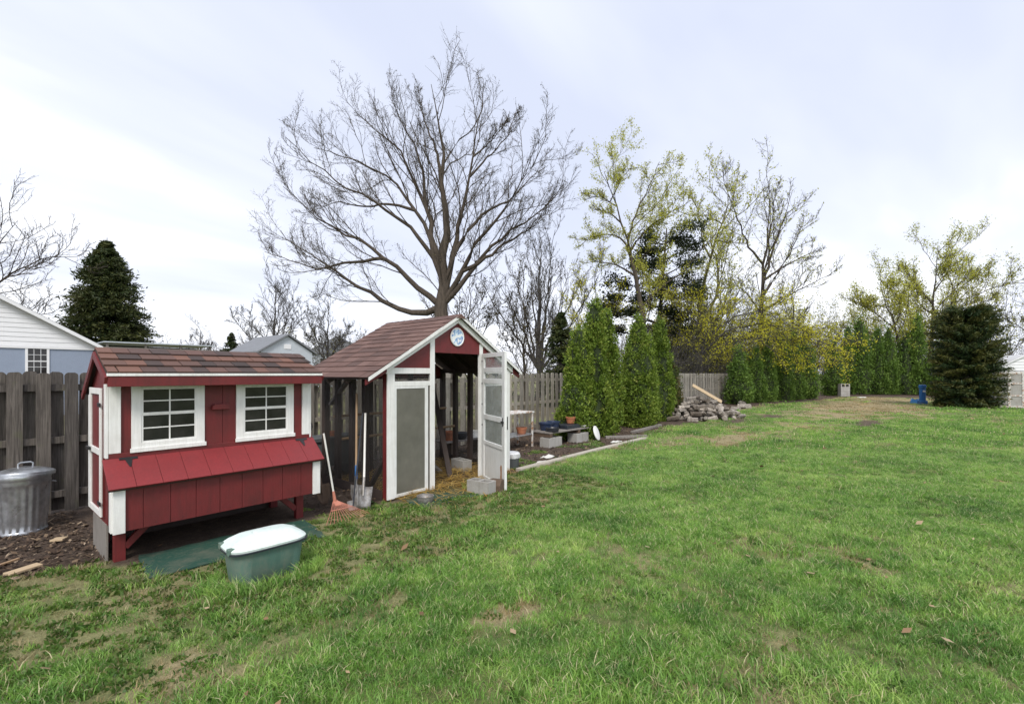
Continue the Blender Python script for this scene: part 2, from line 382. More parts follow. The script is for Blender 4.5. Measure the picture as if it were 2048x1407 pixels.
def masks(u, v):
    n = fbm(u, v, 1.3) - .5; n2 = fbm(u + 40, v, 4.0) - .5
    dirt = sstep(-.12, .12, v + n * .5 + n2 * .25 - bed_edge(u))
    dirt = np.where((u > 6.65) & (u < 12.2), (v > 5.42).astype(float), dirt)
    dirt = np.where(v > 9.5, sstep(.35, .65, fbm(u, v, .35)) * .8, dirt)
    dirt = np.where(u > 58, .2, dirt)
    for (x, y, rx, ry) in SPOT:
        dirt = np.maximum(dirt, .9 * sstep(1.1, .5, np.hypot((u - x) / rx, (v - y) / ry) + n * 1.2 + n2))
    dry = sstep(.6, .78, fbm(u + 17, v + 3, .8) + n2 * .3) * .5
    for (x, y, rx, ry, s_) in DRY:
        dry = np.maximum(dry, s_ * sstep(1.25, .35, np.hypot((u - x) / rx, (v - y) / ry) + n * 1.3 + n2 * .9))
    dry = np.maximum(dry, .42 * sstep(3.2, 4.3, v + n * 2) * (u < 7) * sstep(.3, .5, fbm(u + 60, v, 2.0)))
    dry = np.maximum(dry, .5 * sstep(1.2, 0, bed_edge(u) - v) * sstep(.4, .6, fbm(u, v + 30, 1.1)))
    return dirt, dry
def ground_z(u, v): return (fbm(u, v, .9) - .5) * .05 * sstep(5.2, 3.8, v) - .004

# ------------------------------------------------------------------ ground
ax = np.unique(np.concatenate([np.linspace(-600, -20, 12), np.linspace(-20, 0, 20), np.arange(0, 14, .09), np.arange(14, 56, .25), np.linspace(56, 120, 20), np.linspace(120, 900, 14)]))
ay = np.unique(np.concatenate([np.linspace(-600, -20, 12), np.linspace(-20, -6, 16), np.arange(-6, 9.5, .09), np.linspace(9.5, 60, 40), np.linspace(60, 900, 16)]))
GX, GY = np.meshgrid(ax, ay, indexing='ij'); nx, ny = GX.shape
idx = np.arange(nx * ny).reshape(nx, ny)
F = np.stack([idx[:-1, :-1], idx[1:, :-1], idx[1:, 1:], idx[:-1, 1:]], -1).reshape(-1, 4)
di, dr = masks(GX.ravel(), GY.ravel())
me = np_mesh('ground', np.stack([GX.ravel(), GY.ravel(), ground_z(GX.ravel(), GY.ravel())], 1), F, 'ground_soil', smooth=True)
for nm, val in (('dirt', di), ('dry', dr)):
    a = me.attributes.new(nm, 'FLOAT', 'POINT'); a.data.foreach_set('value', val.astype(np.float32))
tag(link('ground', me), 'patchy green backyard lawn with worn tan spots and soil beds', 'ground', kind='structure')

# ------------------------------------------------------------------ grass (instanced tufts)
SRC = bpy.data.collections.new('tuft_sources')
def tuft(name, nb, rad, h0, h1, wd, mat, seed, lean=.5, broad=False):
    r = np.random.default_rng(seed); V = []; Fq = []; T = []
    for i in range(nb):
        a = r.uniform(0, 6.283); q = rad * math.sqrt(r.random()); x, y = q * math.cos(a), q * math.sin(a)
        h = r.uniform(h0, h1); la = r.uniform(0, 6.283); le = h * lean * r.uniform(.3, 1.5); wa = r.uniform(0, 6.283)
        dx, dy = math.cos(la) * le, math.sin(la) * le; wx, wy = math.cos(wa) * wd / 2, math.sin(wa) * wd / 2
        if broad: wx *= 2.5; wy *= 2.5
        n = len(V); tv = r.random()
        V += [(x - wx, y - wy, -.01), (x + wx, y + wy, -.01), (x + dx * .4 + wx * .8, y + dy * .4 + wy * .8, h * .6), (x + dx * .4 - wx * .8, y + dy * .4 - wy * .8, h * .6), (x + dx, y + dy, h * r.uniform(.8, 1))]
        Fq.append((n, n + 1, n + 2, n + 3)); T.append((n + 3, n + 2, n + 4)); 
        V[-1] = V[-1]
        tints.extend([tv] * 5)
    me = np_mesh(name, V, [np.array(Fq), np.array(T)], mat, tints[:]); tints.clear()
    o = bpy.data.objects.new(name, me); SRC.objects.link(o); return o
tints = []
K = 0
names = []
for i in range(3): tuft('a%02d' % (i), 40, .08, .02, .062, .0055, 'grass_blade', 10 + i, .95)          # 0-2 near lawn tuft
for i in range(2): tuft('a%02d' % (3 + i), 26, .06, .06, .12, .0055, 'grass_blade', 20 + i, .8)       # 3-4 tall tuft
for i in range(2): tuft('a%02d' % (5 + i), 44, .2, .03, .07, .011, 'grass_blade', 30 + i)            # 5-6 mid-distance patch
for i in range(2): tuft('a%02d' % (7 + i), 50, .42, .03, .08, .024, 'grass_blade', 40 + i)           # 7-8 far patch
for i in range(2): tuft('a%02d' % (9 + i), 26, .08, .015, .05, .004, 'dry_grass', 50 + i, 1.4)       # 9-10 dry thatch
for i in range(2): tuft('a%02d' % (11 + i), 26, .07, .012, .035, .009, 'clover', 60 + i, .9, True)   # 11-12 low weeds
for i in range(1): tuft('a%02d' % (13 + i), 50, .35, .02, .05, .016, 'dry_grass', 70 + i, 1.4)       # 13 far dry

def scatter_group():
    ng = bpy.data.node_groups.new('scatter', 'GeometryNodeTree')
    ng.interface.new_socket('Geometry', in_out='INPUT', socket_type='NodeSocketGeometry')
    ng.interface.new_socket('Geometry', in_out='OUTPUT', socket_type='NodeSocketGeometry')
    nd = ng.nodes; gi = nd.new('NodeGroupInput'); go = nd.new('NodeGroupOutput')
    ci = nd.new('GeometryNodeCollectionInfo'); ci.inputs['Collection'].default_value = SRC; ci.inputs['Separate Children'].default_value = True; ci.inputs['Reset Children'].default_value = True
    ip = nd.new('GeometryNodeInstanceOnPoints'); ip.inputs['Pick Instance'].default_value = True
    def na(n_, t):
        x = nd.new('GeometryNodeInputNamedAttribute'); x.data_type = t; x.inputs[0].default_value = n_; return x.outputs[0]
    er = nd.new('FunctionNodeEulerToRotation')
    lk = ng.links.new
    lk(gi.outputs[0], ip.inputs['Points']); lk(ci.outputs[0], ip.inputs['Instance']); lk(na('idx', 'INT'), ip.inputs['Instance Index'])
    lk(na('rot', 'FLOAT_VECTOR'), er.inputs[0]); lk(er.outputs[0], ip.inputs['Rotation']); lk(na('scl', 'FLOAT'), ip.inputs['Scale'])
    lk(ip.outputs[0], go.inputs[0]); return ng
SG = scatter_group()
def scatter(name, P, rot, scl, ix, label, cat):
    me = bpy.data.meshes.new(name); me.vertices.add(len(P)); me.vertices.foreach_set('co', np.asarray(P, np.float32).ravel())
    a = me.attributes.new('rot', 'FLOAT_VECTOR', 'POINT'); a.data.foreach_set('vector', np.asarray(rot, np.float32).ravel())
    a = me.attributes.new('scl', 'FLOAT', 'POINT'); a.data.foreach_set('value', np.asarray(scl, np.float32))
    a = me.attributes.new('idx', 'INT', 'POINT'); a.data.foreach_set('value', np.asarray(ix, np.int32))
    o = link(name, me); m = o.modifiers.new('scatter', 'NODES'); m.node_group = SG
    return tag(o, label, cat, kind='stuff')
rg = np.random.default_rng(5)
def wedge(n, d0, d1, margin=1.25):
    d = np.sqrt(rg.uniform(d0 * d0, d1 * d1, n)); t = rg.uniform(-margin, margin, n)
    return d * (.768 + .6406 * t), d * (.6406 - .768 * t)
PP = []; RR = []; SS = []; II = []
def lay(u, v, ix, s0, s1, keep):
    k = rg.random(len(u)) < keep; u = u[k]; v = v[k]; n = len(u)
    PP.append(np.stack([u, v, ground_z(u, v)], 1)); RR.append(np.stack([rg.normal(0, .08, n), rg.normal(0, .08, n), rg.uniform(0, 6.28, n)], 1))
    SS.append(rg.uniform(s0, s1, n)); II.append(rg.choice(ix, n))
def height_mod(u, v): return .26 + 1.15 * fbm(u + 5, v + 50, 2.2)
def blocked(u, v):   # under the coop, mats, inside the run
    return ((u > .9) & (u < 2.9) & (v > 5.6)) | ((u > 1.12) & (u < 2.62) & (v > 5.02) & (v < 5.9)) | ((u > 3.9) & (u < 6.6) & (v > 5.5)) | ((u > 4.05) & (u < 5.05) & (v > 4.95) & (v < 5.6)) | ((u > 1.49) & (u < 2.06) & (v > 4.22) & (v < 4.55))
for (d0, d1, n, ix, s0, s1) in ((1.0, 6.2, 36000, (0, 1, 2), .75, 1.35), (6.2, 11, 40000, (0, 1, 2), .95, 1.5), (11, 20, 24000, (5, 6), .9, 1.4), (20, 60, 26000, (7, 8), .9, 1.5)):
    u, v = wedge(n, d0, d1, 1.6 if d0 < 6 else 1.3); di, dr = masks(u, v)
    thin = 1 - .84 * sstep(3.2, 4.3, v + (fbm(u, v, 1.1) - .5) * 2) * (u < 7)      # thin, mossy sward by the coop
    keep = (1 - di) ** 2 * (1 - .97 * dr) ** 1.6 * thin * ~blocked(u, v) * (v < 8) * (.3 + .7 * sstep(.38, .58, fbm(u, v + 80, 2.6)))
    lay(u, v, ix, s0, s1, keep)
u, v = wedge(2200, 2.0, 10); di, dr = masks(u, v)
lay(u, v, (3, 4), .6, 1.1, (1 - di) * (1 - dr) * sstep(.5, .66, fbm(u, v + 12, 2.5)) * ~blocked(u, v))
# rank grass against the tub
a = rg.uniform(0, 6.28, 130); lay(1.78 + .40 * np.cos(a) * rg.uniform(.95, 1.3, 130), 4.37 + .26 * np.sin(a) * rg.uniform(.95, 1.5, 130), (3, 4), .7, 1.3, np.where(np.sin(a) < .5, 1., .3))
u, v = wedge(24000, 1.0, 12, 1.4); di, dr = masks(u, v)
lay(u, v, (9, 10), .7, 1.3, (1 - di) * np.clip(dr * .9 + .36, 0, 1) * ~blocked(u, v))
u, v = wedge(16000, 12, 50); di, dr = masks(u, v); lay(u, v, (13,), .8, 1.4, (1 - di) * np.clip(dr - .1, 0, 1) * (v < 7))
u, v = wedge(12000, 2.2, 9.5); di, dr = masks(u, v)
lay(u, v, (11, 12), .7, 1.5, (1 - di * .93) * ~blocked(u, v) * np.where((v > 3.2) & (u < 7), .9, .12) * (v < 6.2))
u, v = rg.uniform(6.7, 12, 700), rg.uniform(5.5, 6.5, 700); lay(u, v, (0, 11, 12), .6, 1.2, sstep(.5, .62, fbm(u, v, 2.)))
PP = np.concatenate(PP); RR = np.concatenate(RR); SS = np.concatenate(SS) * height_mod(PP[:, 0], PP[:, 1]); II = np.concatenate(II)
scatter('lawn_grass', PP, RR, SS, II, 'short patchy green grass of the backyard lawn', 'grass')

# loose flat litter as one mesh of little kites
def flakes(name, P, size, mat, label, cat, seed, asp=(.3, 1), tilt=.35, lift=.012):
    r = np.random.default_rng(seed); n = len(P); a = r.uniform(0, 6.28, n); L = r.uniform(*size, n); W = L * r.uniform(*asp, n)
    d = np.stack([np.cos(a), np.sin(a), r.normal(0, tilt, n)], 1) * L[:, None] / 2; s_ = np.stack([-np.sin(a), np.cos(a), r.normal(0, tilt, n)], 1) * W[:, None] / 2
    c = P + np.array([0, 0, lift]) + np.stack([0 * a, 0 * a, np.abs(d[:, 2]) + np.abs(s_[:, 2])], 1) * .8
    V = np.stack([c - d, c + s_ * 1.0 + d * .1, c + d, c - s_ - d * .1], 1).reshape(-1, 3)
    o = link(name, np_mesh(name, V, np.arange(4 * n).reshape(n, 4), mat, np.repeat(r.random(n), 4)))
    return tag(o, label, cat, kind='stuff')
def onground(u, v, dz=0): return np.stack([u, v, ground_z(u, v) + dz], 1)
u, v = wedge(700, 2.4, 22); flakes('fallen_leaves', onground(u, v, .03), (.04, .1), 'dry_leaf', 'dry tan leaves scattered over the lawn', 'leaves', 1, (.4, .8), .3)
u1, v1 = rg.uniform(-1, 1.0, 4200), rg.uniform(5.9, 8.3, 4200); u2, v2 = rg.uniform(6.7, 16, 6500), rg.uniform(5.45, 8.2, 6500)
u3, v3 = rg.uniform(3.0, 3.9, 500), rg.uniform(5.5, 8.2, 500); u4, v4 = rg.uniform(16, 50, 4000), rg.uniform(3.5, 8.3, 4000)
k4 = v4 > bed_edge(u4)
uu = np.concatenate([u1, u2, u3, u4[k4]]); vv = np.concatenate([v1, v2, v3, v4[k4]])
flakes('mulch_litter', onground(uu, vv), (.015, .075), 'mulch', 'brown bark mulch and leaf litter on the soil beds', 'mulch', 2, (.15, .7), .3)
n = 5200; u = rg.uniform(4.0, 6.5, n); v = rg.uniform(5.3, 7.35, n); z = rg.uniform(0, .06, n)
u = np.concatenate([u, rg.normal(5.0, .45, 900)]); v = np.concatenate([v, rg.normal(5.15, .22, 900)]); z = np.concatenate([z, np.zeros(900)])
flakes('straw_bedding', np.stack([u, v, z], 1), (.08, .3), 'straw', 'golden straw strewn over the floor of the run', 'straw', 3, (.02, .05), .14, .008)

# ------------------------------------------------------------------ fences
def board_mesh(seed, mat, h=1.8, wd=.138):
    r = random.Random(seed); th = .018; c = .035
    poly = [(-wd / 2, 0), (wd / 2, 0), (wd / 2, h - c), (wd / 2 - c * .45, h - c * .3), (wd / 2 - c * 1.1, h), (-wd / 2 + c * 1.1, h), (-wd / 2 + c * .45, h - c * .3), (-wd / 2, h - c)]
    poly = [(x + r.uniform(-.003, .003), z + r.uniform(-.003, .003)) for x, z in poly]
    return MB().prism(poly, 0, th).mesh('board', mat)
def fence(label, x0, x1, y, mat, seed):
    r = random.Random(seed)
    t = thing('wooden_fence', label, 'fence', (x0, y, 0)); L = x1 - x0
    vars_ = [board_mesh(seed * 9 + i, mat) for i in range(5)]
    x = .07; k = 0
    while x < L - .05:
        front = k % 2 == 0
        me = vars_[r.randrange(5)]
        o = link('board', me, t, (x + r.uniform(-.006, .006), (-.04 if front else .06) + r.uniform(-.003, .003), .02 + r.uniform(-.012, .012)), (r.gauss(0, .006), r.gauss(0, .009), r.gauss(0, .012)))
        x += .13; k += 1
    if mat == 'fence_dark':
        MB().box(-.04, .04, -.066, -.05, .2, 1.7).build('repair_slat', 'fence_new', t, 0, loc=(.475, 0, 0))
    for z in (.24, .94, 1.62): MB().box(0, L, -.012, .05, z - .042, z + .042).build('rail', mat, t)
    n = int(L / 2.4) + 1
    for i in range(n + 1):
        px = min(i * 2.4 + .13, L - .05); MB().box(px - .044, px + .044, .082, .17, 0, 1.74).build('post', mat, t)
    return t
fence('dark weathered board fence with rounded board tops behind the galvanised can', -2.2, 3.35, 8.4, 'fence_dark', 1)
fence('long pale grey board fence running behind the bed and arborvitae row', 3.36, 41.5, 8.4, 'fence_grey', 2)

# ------------------------------------------------------------------ chicken coop
def window(parent, x0, x1, z0, z1, y, face=-1):
    wdo = link('window', None, parent, (x0, y, z0)); W = x1 - x0; Hh = z1 - z0; t = .078
    m = MB().box(0, t, -.02, .0, 0, Hh).box(W - t, W, -.02, 0, 0, Hh).box(t, W - t, -.02, 0, 0, t).box(t, W - t, -.02, 0, Hh - t * .4, Hh)
    m.build('casing', 'white_paint', wdo, .003)
    bx('sill', 'white_paint', wdo, -.012, W + .012, -.035, -.0205, -.012, .03)
    xi0, xi1 = t, W - t; zi0, zi1 = t, Hh - t * .4; zm = zi0 + (zi1 - zi0) * .52
    for s_, (za, zb, yo) in enumerate(((zm, zi1, -.019), (zi0, zm, -.0145))):
        fr = MB(); q = .015
        fr.box(xi0, xi0 + q, yo, yo + .014, za, zb).box(xi1 - q, xi1, yo, yo + .014, za, zb).box(xi0 + q, xi1 - q, yo, yo + .014, za, za + q).box(xi0 + q, xi1 - q, yo, yo + .014, zb - q, zb)
        xm = (xi0 + xi1) / 2; zc_ = (za + zb) / 2
        fr.box(xm - .006, xm + .006, yo + .002, yo + .012, za + q, zb - q)
        fr.box(xi0 + q, xm - .006, yo + .002, yo + .012, zc_ - .006, zc_ + .006).box(xm + .006, xi1 - q, yo + .002, yo + .012, zc_ - .006, zc_ + .006)
        fr.build('sash', 'white_paint', wdo)
        for xa, xb in ((xi0 + q, xm - .006), (xm + .006, xi1 - q)):
            for zA, zB in ((za + q, zc_ - .006), (zc_ + .006, zb - q)): MB().box(xa, xb, yo + .008, yo + .012, zA, zB).build('pane', 'pane_dark', wdo)
    return wdo
coop = thing('chicken_coop', 'dark red chicken coop with two white windows and a sloped nest box lid', 'coop', (.93, 5.75, 0))
W, D = 1.94, .85; ZR, YR = 2.04, .35; YF, ZF = -.2, 1.80; YB, ZB = .98, 1.60
def roofz(y): return ZF + (ZR - ZF) * (y - YF) / (YR - YF) if y < YR else ZR + (ZB - ZR) * (y - YR) / (YB - YR)
# walls as vertical boards
for i in range(10):
    a, c = i * W / 10, (i + 1) * W / 10 - .004
    MB().box(a, c, 0, .02, .36, roofz(0) - .03).build('wall_board', 'red_paint', coop)
for x in (0, W - .02):
    MB().add([(x, 0.021, .36), (x, D, .36), (x, D, roofz(D) - .03), (x, YR, ZR - .03), (x, 0.021, roofz(.02) - .03), (x + .02, 0.021, .36), (x + .02, D, .36), (x + .02, D, roofz(D) - .03), (x + .02, YR, ZR - .03), (x + .02, 0.021, roofz(.02) - .03)],
             [(0, 1, 2, 3, 4), (9, 8, 7, 6, 5), (0, 5, 6, 1), (1, 6, 7, 2), (2, 7, 8, 3), (3, 8, 9, 4), (4, 9, 5, 0)]).build('end_wall', 'red_paint', coop)
bx('back_wall', 'red_paint', coop, .021, W - .021, D - .02, D, .36, 1.6)
bx('floor', 'dark_stain', coop, .021, W - .021, .021, D - .021, .36, .4)
bx('trim_band', 'red_paint', coop, 0, W, -.022, -.001, .975, 1.04)
for x in (0, W - .09): bx('corner_trim', 'white_paint', coop, x, x + .09, -.024, -.001, 1.042, 1.68)
for x, xs in ((-.024, 1), (W + .001, 1)):
    bx('corner_trim', 'white_paint', coop, x, x + .022, -.02, .06, 1.0, 1.7); bx('corner_trim', 'white_paint', coop, x, x + .022, D - .07, D, .4, 1.58)
window(coop, .17, .79, 1.045, 1.69, -.001); window(coop, 1.10, 1.745, 1.045, 1.69, -.001)
MB().prism([(-.085, 0), (.085, 0), (.08, .045), (.04, .062), (-.06, .06), (-.085, .04)], -.05, 0).build('vent_flap', 'red_paint', coop, .004, loc=(.94, -.001, 1.41))
# roof
rf = link('roof', MB().add([(-.04, YF, ZF - .02), (W + .06, YF, ZF - .02), (W + .06, YR, ZR - .02), (-.04, YR, ZR - .02), (-.04, YB, ZB - .02), (W + .06, YB, ZB - .02), (-.04, YF, ZF), (W + .06, YF, ZF), (W + .06, YR, ZR), (-.04, YR, ZR), (-.04, YB, ZB), (W + .06, YB, ZB)],
          [(0, 3, 2, 1), (3, 4, 5, 2), (6, 7, 8, 9), (9, 8, 11, 10), (0, 1, 7, 6), (5, 4, 10, 11), (0, 6, 9, 3), (3, 9, 10, 4), (1, 2, 8, 7), (2, 5, 11, 8)]).mesh('roof', 'dark_stain'), coop)
bx('fascia', 'red_paint', rf, -.04, W + .06, YF - .022, YF - .001, ZF - .12, ZF - .025)
bx('drip_edge', 'white_paint', rf, -.045, W + .065, YF - .03, YF - .001, ZF - .023, ZF + .004)
for x in (-.062, W + .061):
    MB().bar((x + .01, YF - .02, ZF - .06), (x + .01, YR, ZR - .05), .02, .06).build('rake_board', 'red_paint', rf)
    MB().bar((x + .01, YR, ZR - .06), (x + .01, YB, ZB - .05), .02, .06).build('rake_board', 'red_paint', rf)
def shingles(parent, P0, du, ds, length, slope_len, rows, tab, mat, seed, thick=.007, gap=.006, name='shingle'):
    """P0 eave corner, du along the eave, ds up the slope"""
    r = random.Random(seed); du = Vector(du).normalized(); ds = Vector(ds).normalized(); nn = du.cross(ds).normalized()
    if nn.z < 0: P0 = Vector(P0) + du * length; du = -du; nn = -nn
    ex = slope_len / rows; cache = {}
    M3 = Matrix((du, ds, nn)).transposed(); eul = M3.to_euler()
    for i in range(rows):
        x = -r.uniform(0, tab * .8) if i % 2 else -tab * .3; 
        while x < length:
            wd = tab * r.choice((.8, .95, 1.1)); a = max(x, 0); e_ = min(x + wd, length)
            if e_ - a > .03:
                key = round((e_ - a) * 50)
                ww = key / 50
                if key not in cache:
                    m = MB(); q = ww / 2 - gap / 2; hh = ex * 1.12
                    m.add([(-q, 0, .006), (q, 0, .006), (q, hh, 0), (-q, hh, 0), (-q, 0, .006 + thick), (q, 0, .006 + thick), (q, hh, .003), (-q, hh, .003)], [(0, 3, 2, 1), (4, 5, 6, 7), (0, 1, 5, 4), (1, 2, 6, 5), (2, 3, 7, 6), (3, 0, 4, 7)])
                    cache[key] = m.mesh(name, mat)
                p_ = Vector(P0) + du * ((a + e_) / 2) + ds * (i * ex - (.012 if i == 0 else 0)) + nn * (.002 + r.uniform(0, .003))
                o = link(name, cache[key], parent, p_, eul); 
            x += wd
sl = math.hypot(YR - YF, ZR - ZF)
shingles(rf, (-.045, YF - .015, ZF + .002), (1, 0, 0), (0, YR - YF, ZR - ZF), W + .11, sl + .02, 4, .165, 'shingle_mixed', 4, thick=.016, gap=.009)
MB().add([(-.045, YR, ZR + .004), (W + .065, YR, ZR + .004), (W + .065, YB + .02, ZB - .006), (-.045, YB + .02, ZB - .006), (-.045, YR, ZR + .018), (W + .065, YR, ZR + .018), (W + .065, YB + .02, ZB + .008), (-.045, YB + .02, ZB + .008)], [(0, 1, 2, 3), (7, 6, 5, 4), (0, 4, 5, 1), (1, 5, 6, 2), (2, 6, 7, 3), (3, 7, 4, 0)]).build('rear_roof_felt', 'shingle_mixed', rf)
# nest box
nb = link('nest_box', MB().box(0, W, -.23, -.024, .345, .36).mesh('nest_box', 'red_paint'), coop)
for i in range(9):
    a, c = i * W / 9, (i + 1) * W / 9 - .004
    MB().box(a, c, -.25, -.231, .345, .745).build('nest_board', 'red_paint', nb)
for x in (.0, W - .02): MB().add([(x, -.231, .361), (x, -.024, .361), (x, -.024, .93), (x, -.231, .745), (x + .02, -.231, .361), (x + .02, -.024, .361), (x + .02, -.024, .93), (x + .02, -.231, .745)], [(0, 1, 2, 3), (7, 6, 5, 4), (0, 4, 5, 1), (1, 5, 6, 2), (2, 6, 7, 3), (3, 7, 4, 0)]).build('nest_side', 'red_paint', nb)
for x in (-.012, W - .078): bx('corner_trim', 'white_paint', nb, x, x + .09, -.275, -.251, .335, .735)
for x in (-.024, W + .001): bx('corner_trim', 'white_paint', nb, x, x + .022, -.25, -.17, .345, .72)
lid = link('nest_lid', MB().box(-.05, W + .04, 0, .02, 0, .016, Matrix.Translation((0, -.31, .735)) @ Matrix.Rotation(math.atan2(.235, .29), 4, 'X')).mesh('nest_lid', 'dark_stain'), nb)
LM = Matrix.Translation((0, -.31, .735)) @ Matrix.Rotation(math.atan2(.235, .29), 4, 'X'); LL = math.hypot(.235, .29)
for i in range(10):
    a, c = -.05 + i * (W + .09) / 10, -.05 + (i + 1) * (W + .09) / 10 - .003
    MB().box(a, c, 0, LL, .0165, .034, LM).build('lid_board', 'red_paint_lit', lid, .002)
for x in (.14, W - .12):
    h_ = link('hinge', MB().box(x - .07, x + .07, LL - .03, LL - .002, .0345, .041, LM).mesh('hinge', 'black_metal'), lid)
    MB().add([LM @ Vector(q) for q in ((x - .028, LL - .03, .036), (x + .028, LL - .03, .036), (x + .006, LL - .125, .036), (x - .006, LL - .125, .036), (x - .028, LL - .03, .04), (x + .028, LL - .03, .04), (x + .006, LL - .125, .04), (x - .006, LL - .125, .04))], [(0, 3, 2, 1), (4, 5, 6, 7), (0, 1, 5, 4), (1, 2, 6, 5), (2, 3, 7, 6), (3, 0, 4, 7)]).build('hinge_strap', 'black_metal', h_)
nail = MB().lathe([(.004, 0), (.003, .002)], 6).mesh('nail_head', 'black_metal')
for i in range(9):
    for z in (.375, .71): link('nail_head', nail, nb, (i * W / 9 + .1, -.2502, z), (R(90), 0, 0))
# legs
for x in (.09, W - .1):
    for y in (.02, D - .1): bx('leg', 'red_paint', coop, x - .045, x + .045, y, y + .07, -.01, .36, .004)
MB().bar((.13, .05, .12), (.36, .05, .35), .05, .06).build('leg_brace', 'red_paint', coop); MB().bar((W - .15, .05, .12), (W - .38, .05, .35), .05, .06).build('leg_brace', 'red_paint', coop)
# left end door
dr_ = link('door', MB().box(-.018, -.001, .14, D - .14, .42, 1.66).mesh('door', 'red_paint'), coop)
for (ya, yb, za, zb) in ((.14, .2, .42, 1.66), (D - .2, D - .14, .42, 1.66), (.2, D - .2, .42, .48), (.2, D - .2, 1.6, 1.66), (.2, D - .2, 1.01, 1.07)): bx('door_trim', 'white_paint', dr_, -.036, -.0185, ya, yb, za, zb)
for z in (.55, 1.5): bx('door_hinge', 'black_metal', dr_, -.044, -.0365, .12, .24, z - .02, z + .02)
MB().bar((-.05, D - .25, 1.04), (-.05, D - .1, 1.04), .02, .03).build('latch', 'black_metal', dr_)
bx('skirt_and_shade_board', 'grey_board', coop, .0, .018, .1, D - .1, -.01, .355); bx('skirt_and_shade_board', 'dark_stain', coop, .05, W - .05, D - .02, D - .002, -.01, .355)  # grey end skirt, then an unseen rear board added to darken the underside

# ------------------------------------------------------------------ chicken run / greenhouse shed
run = thing('chicken_run', 'red and white gabled chicken run with wire sides and shingle roof', 'chicken run', (3.9, 5.54, 0))
RW, RD = 2.66, 1.82; PX, PZ = RW / 2, 2.74; SL = .585; EX = .37
def rz(x): return PZ - SL * abs(x - PX)
# posts
for x in (0, RW - .09):
    bx('corner_post', 'red_paint', run, x, x + .09, .02, .11, 0, rz(0) - .06)
    bx('corner_post', 'dark_stain', run, x, x + .09, RD - .09, RD, 0, rz(0) - .06)
    for y in (.57, .93, 1.35): bx('side_post', 'dark_stain', run, x + .01, x + .085, y, y + .09, 0, rz(0) - .06)
    bx('side_rail', 'dark_stain', run, x + .02, x + .07, .1101, RD - .091, rz(0) - .15, rz(0) - .07)
    MB().box(x + .085 if x else -.001, x + .088 if x else .002, .111, RD - .09, .02, 1.72).build('wire_screen', 'wire_mesh', run)
    bx('base_board', 'dark_stain', run, x - .012 if x == 0 else x + .091, x - .002 if x == 0 else x + .101, .11, RD - .1, 0.0, .14)
bx('back_post', 'dark_stain', run, .85, .93, RD - .08, RD, 0, 2.3); bx('back_post', 'dark_stain', run, 1.75, 1.83, RD - .08, RD, 0, 2.3)
MB().box(.091, RW - .091, RD - .02, RD - .017, .02, 1.74).build('wire_screen', 'wire_mesh', run)
MB().prism([(.02, 1.7), (RW - .02, 1.7), (RW - .02, rz(0) - .08), (PX, PZ - .12), (.02, rz(0) - .08)], RD - .016, RD - .002).build('rear_gable', 'red_paint', run)
MB().bar((.05, RD - .2, 1.3), (.05, RD - .75, 1.72), .04, .07, (1, 0, 0)).build('brace', 'grey_board', run)
MB().bar((.05, .1, .62), (.05, .56, .05), .04, .08, (1, 0, 0)).build('brace', 'dark_stain', run)
# front: white framing
def front(n_, x0, x1, z0, z1, y0=-.012, y1=.012, mat='white_paint'): return bx(n_, mat, run, x0, x1, y0, y1, z0, z1)
front('front_trim', -.005, .12, 0.02, 1.80); front('front_trim', RW - .12, RW + .005, 0.02, 1.80)
front('jamb', .77, .86, .02, rz(.815) - .1, -.016, .03); front('jamb', 1.86, 1.94, .02, rz(1.9) - .1, -.016, .03)
front('beam', -.03, .769, 1.801, 1.885); front('beam', 1.941, RW + .03, 1.801, 1.885)
front('beam', .1201, .769, 1.62, 1.69); front('beam', 1.941, RW - .121, 1.62, 1.69)
front('gable_cap', -.04, .04, 1.8855, 1.95); front('gable_cap', RW - .04, RW + .04, 1.8855, 1.95)
MB().box(.121, .769, .004, .008, 1.6905, 1.80).build('wire_screen', 'wire_mesh', run); MB().box(1.941, RW - .121, .004, .008, 1.6905, 1.80).build('wire_screen', 'wire_mesh', run)
for x0, x1 in ((.1205, .73), (1.985, RW - .1205)):
    pn = link('screen_panel', MB().box(x0, x0 + .03, -.01, .01, .03, 1.619).box(x1 - .06, x1, -.01, .01, .03, 1.619).box(x0 + .03, x1 - .06, -.01, .01, .03, .075).box(x0 + .03, x1 - .06, -.01, .01, 1.585, 1.619).mesh('screen_panel', 'door_white'), run)
    MB().box(x0 + .03, x1 - .06, -.002, .002, .075, 1.585).build('dirty_pane', 'frosted_panel', pn)
MB().box(.735, .765, .0, .02, .02, 1.619).build('gap_shade_strip', 'dark_stain', run)  # dark strip standing in for the shade of the open gap by the jamb
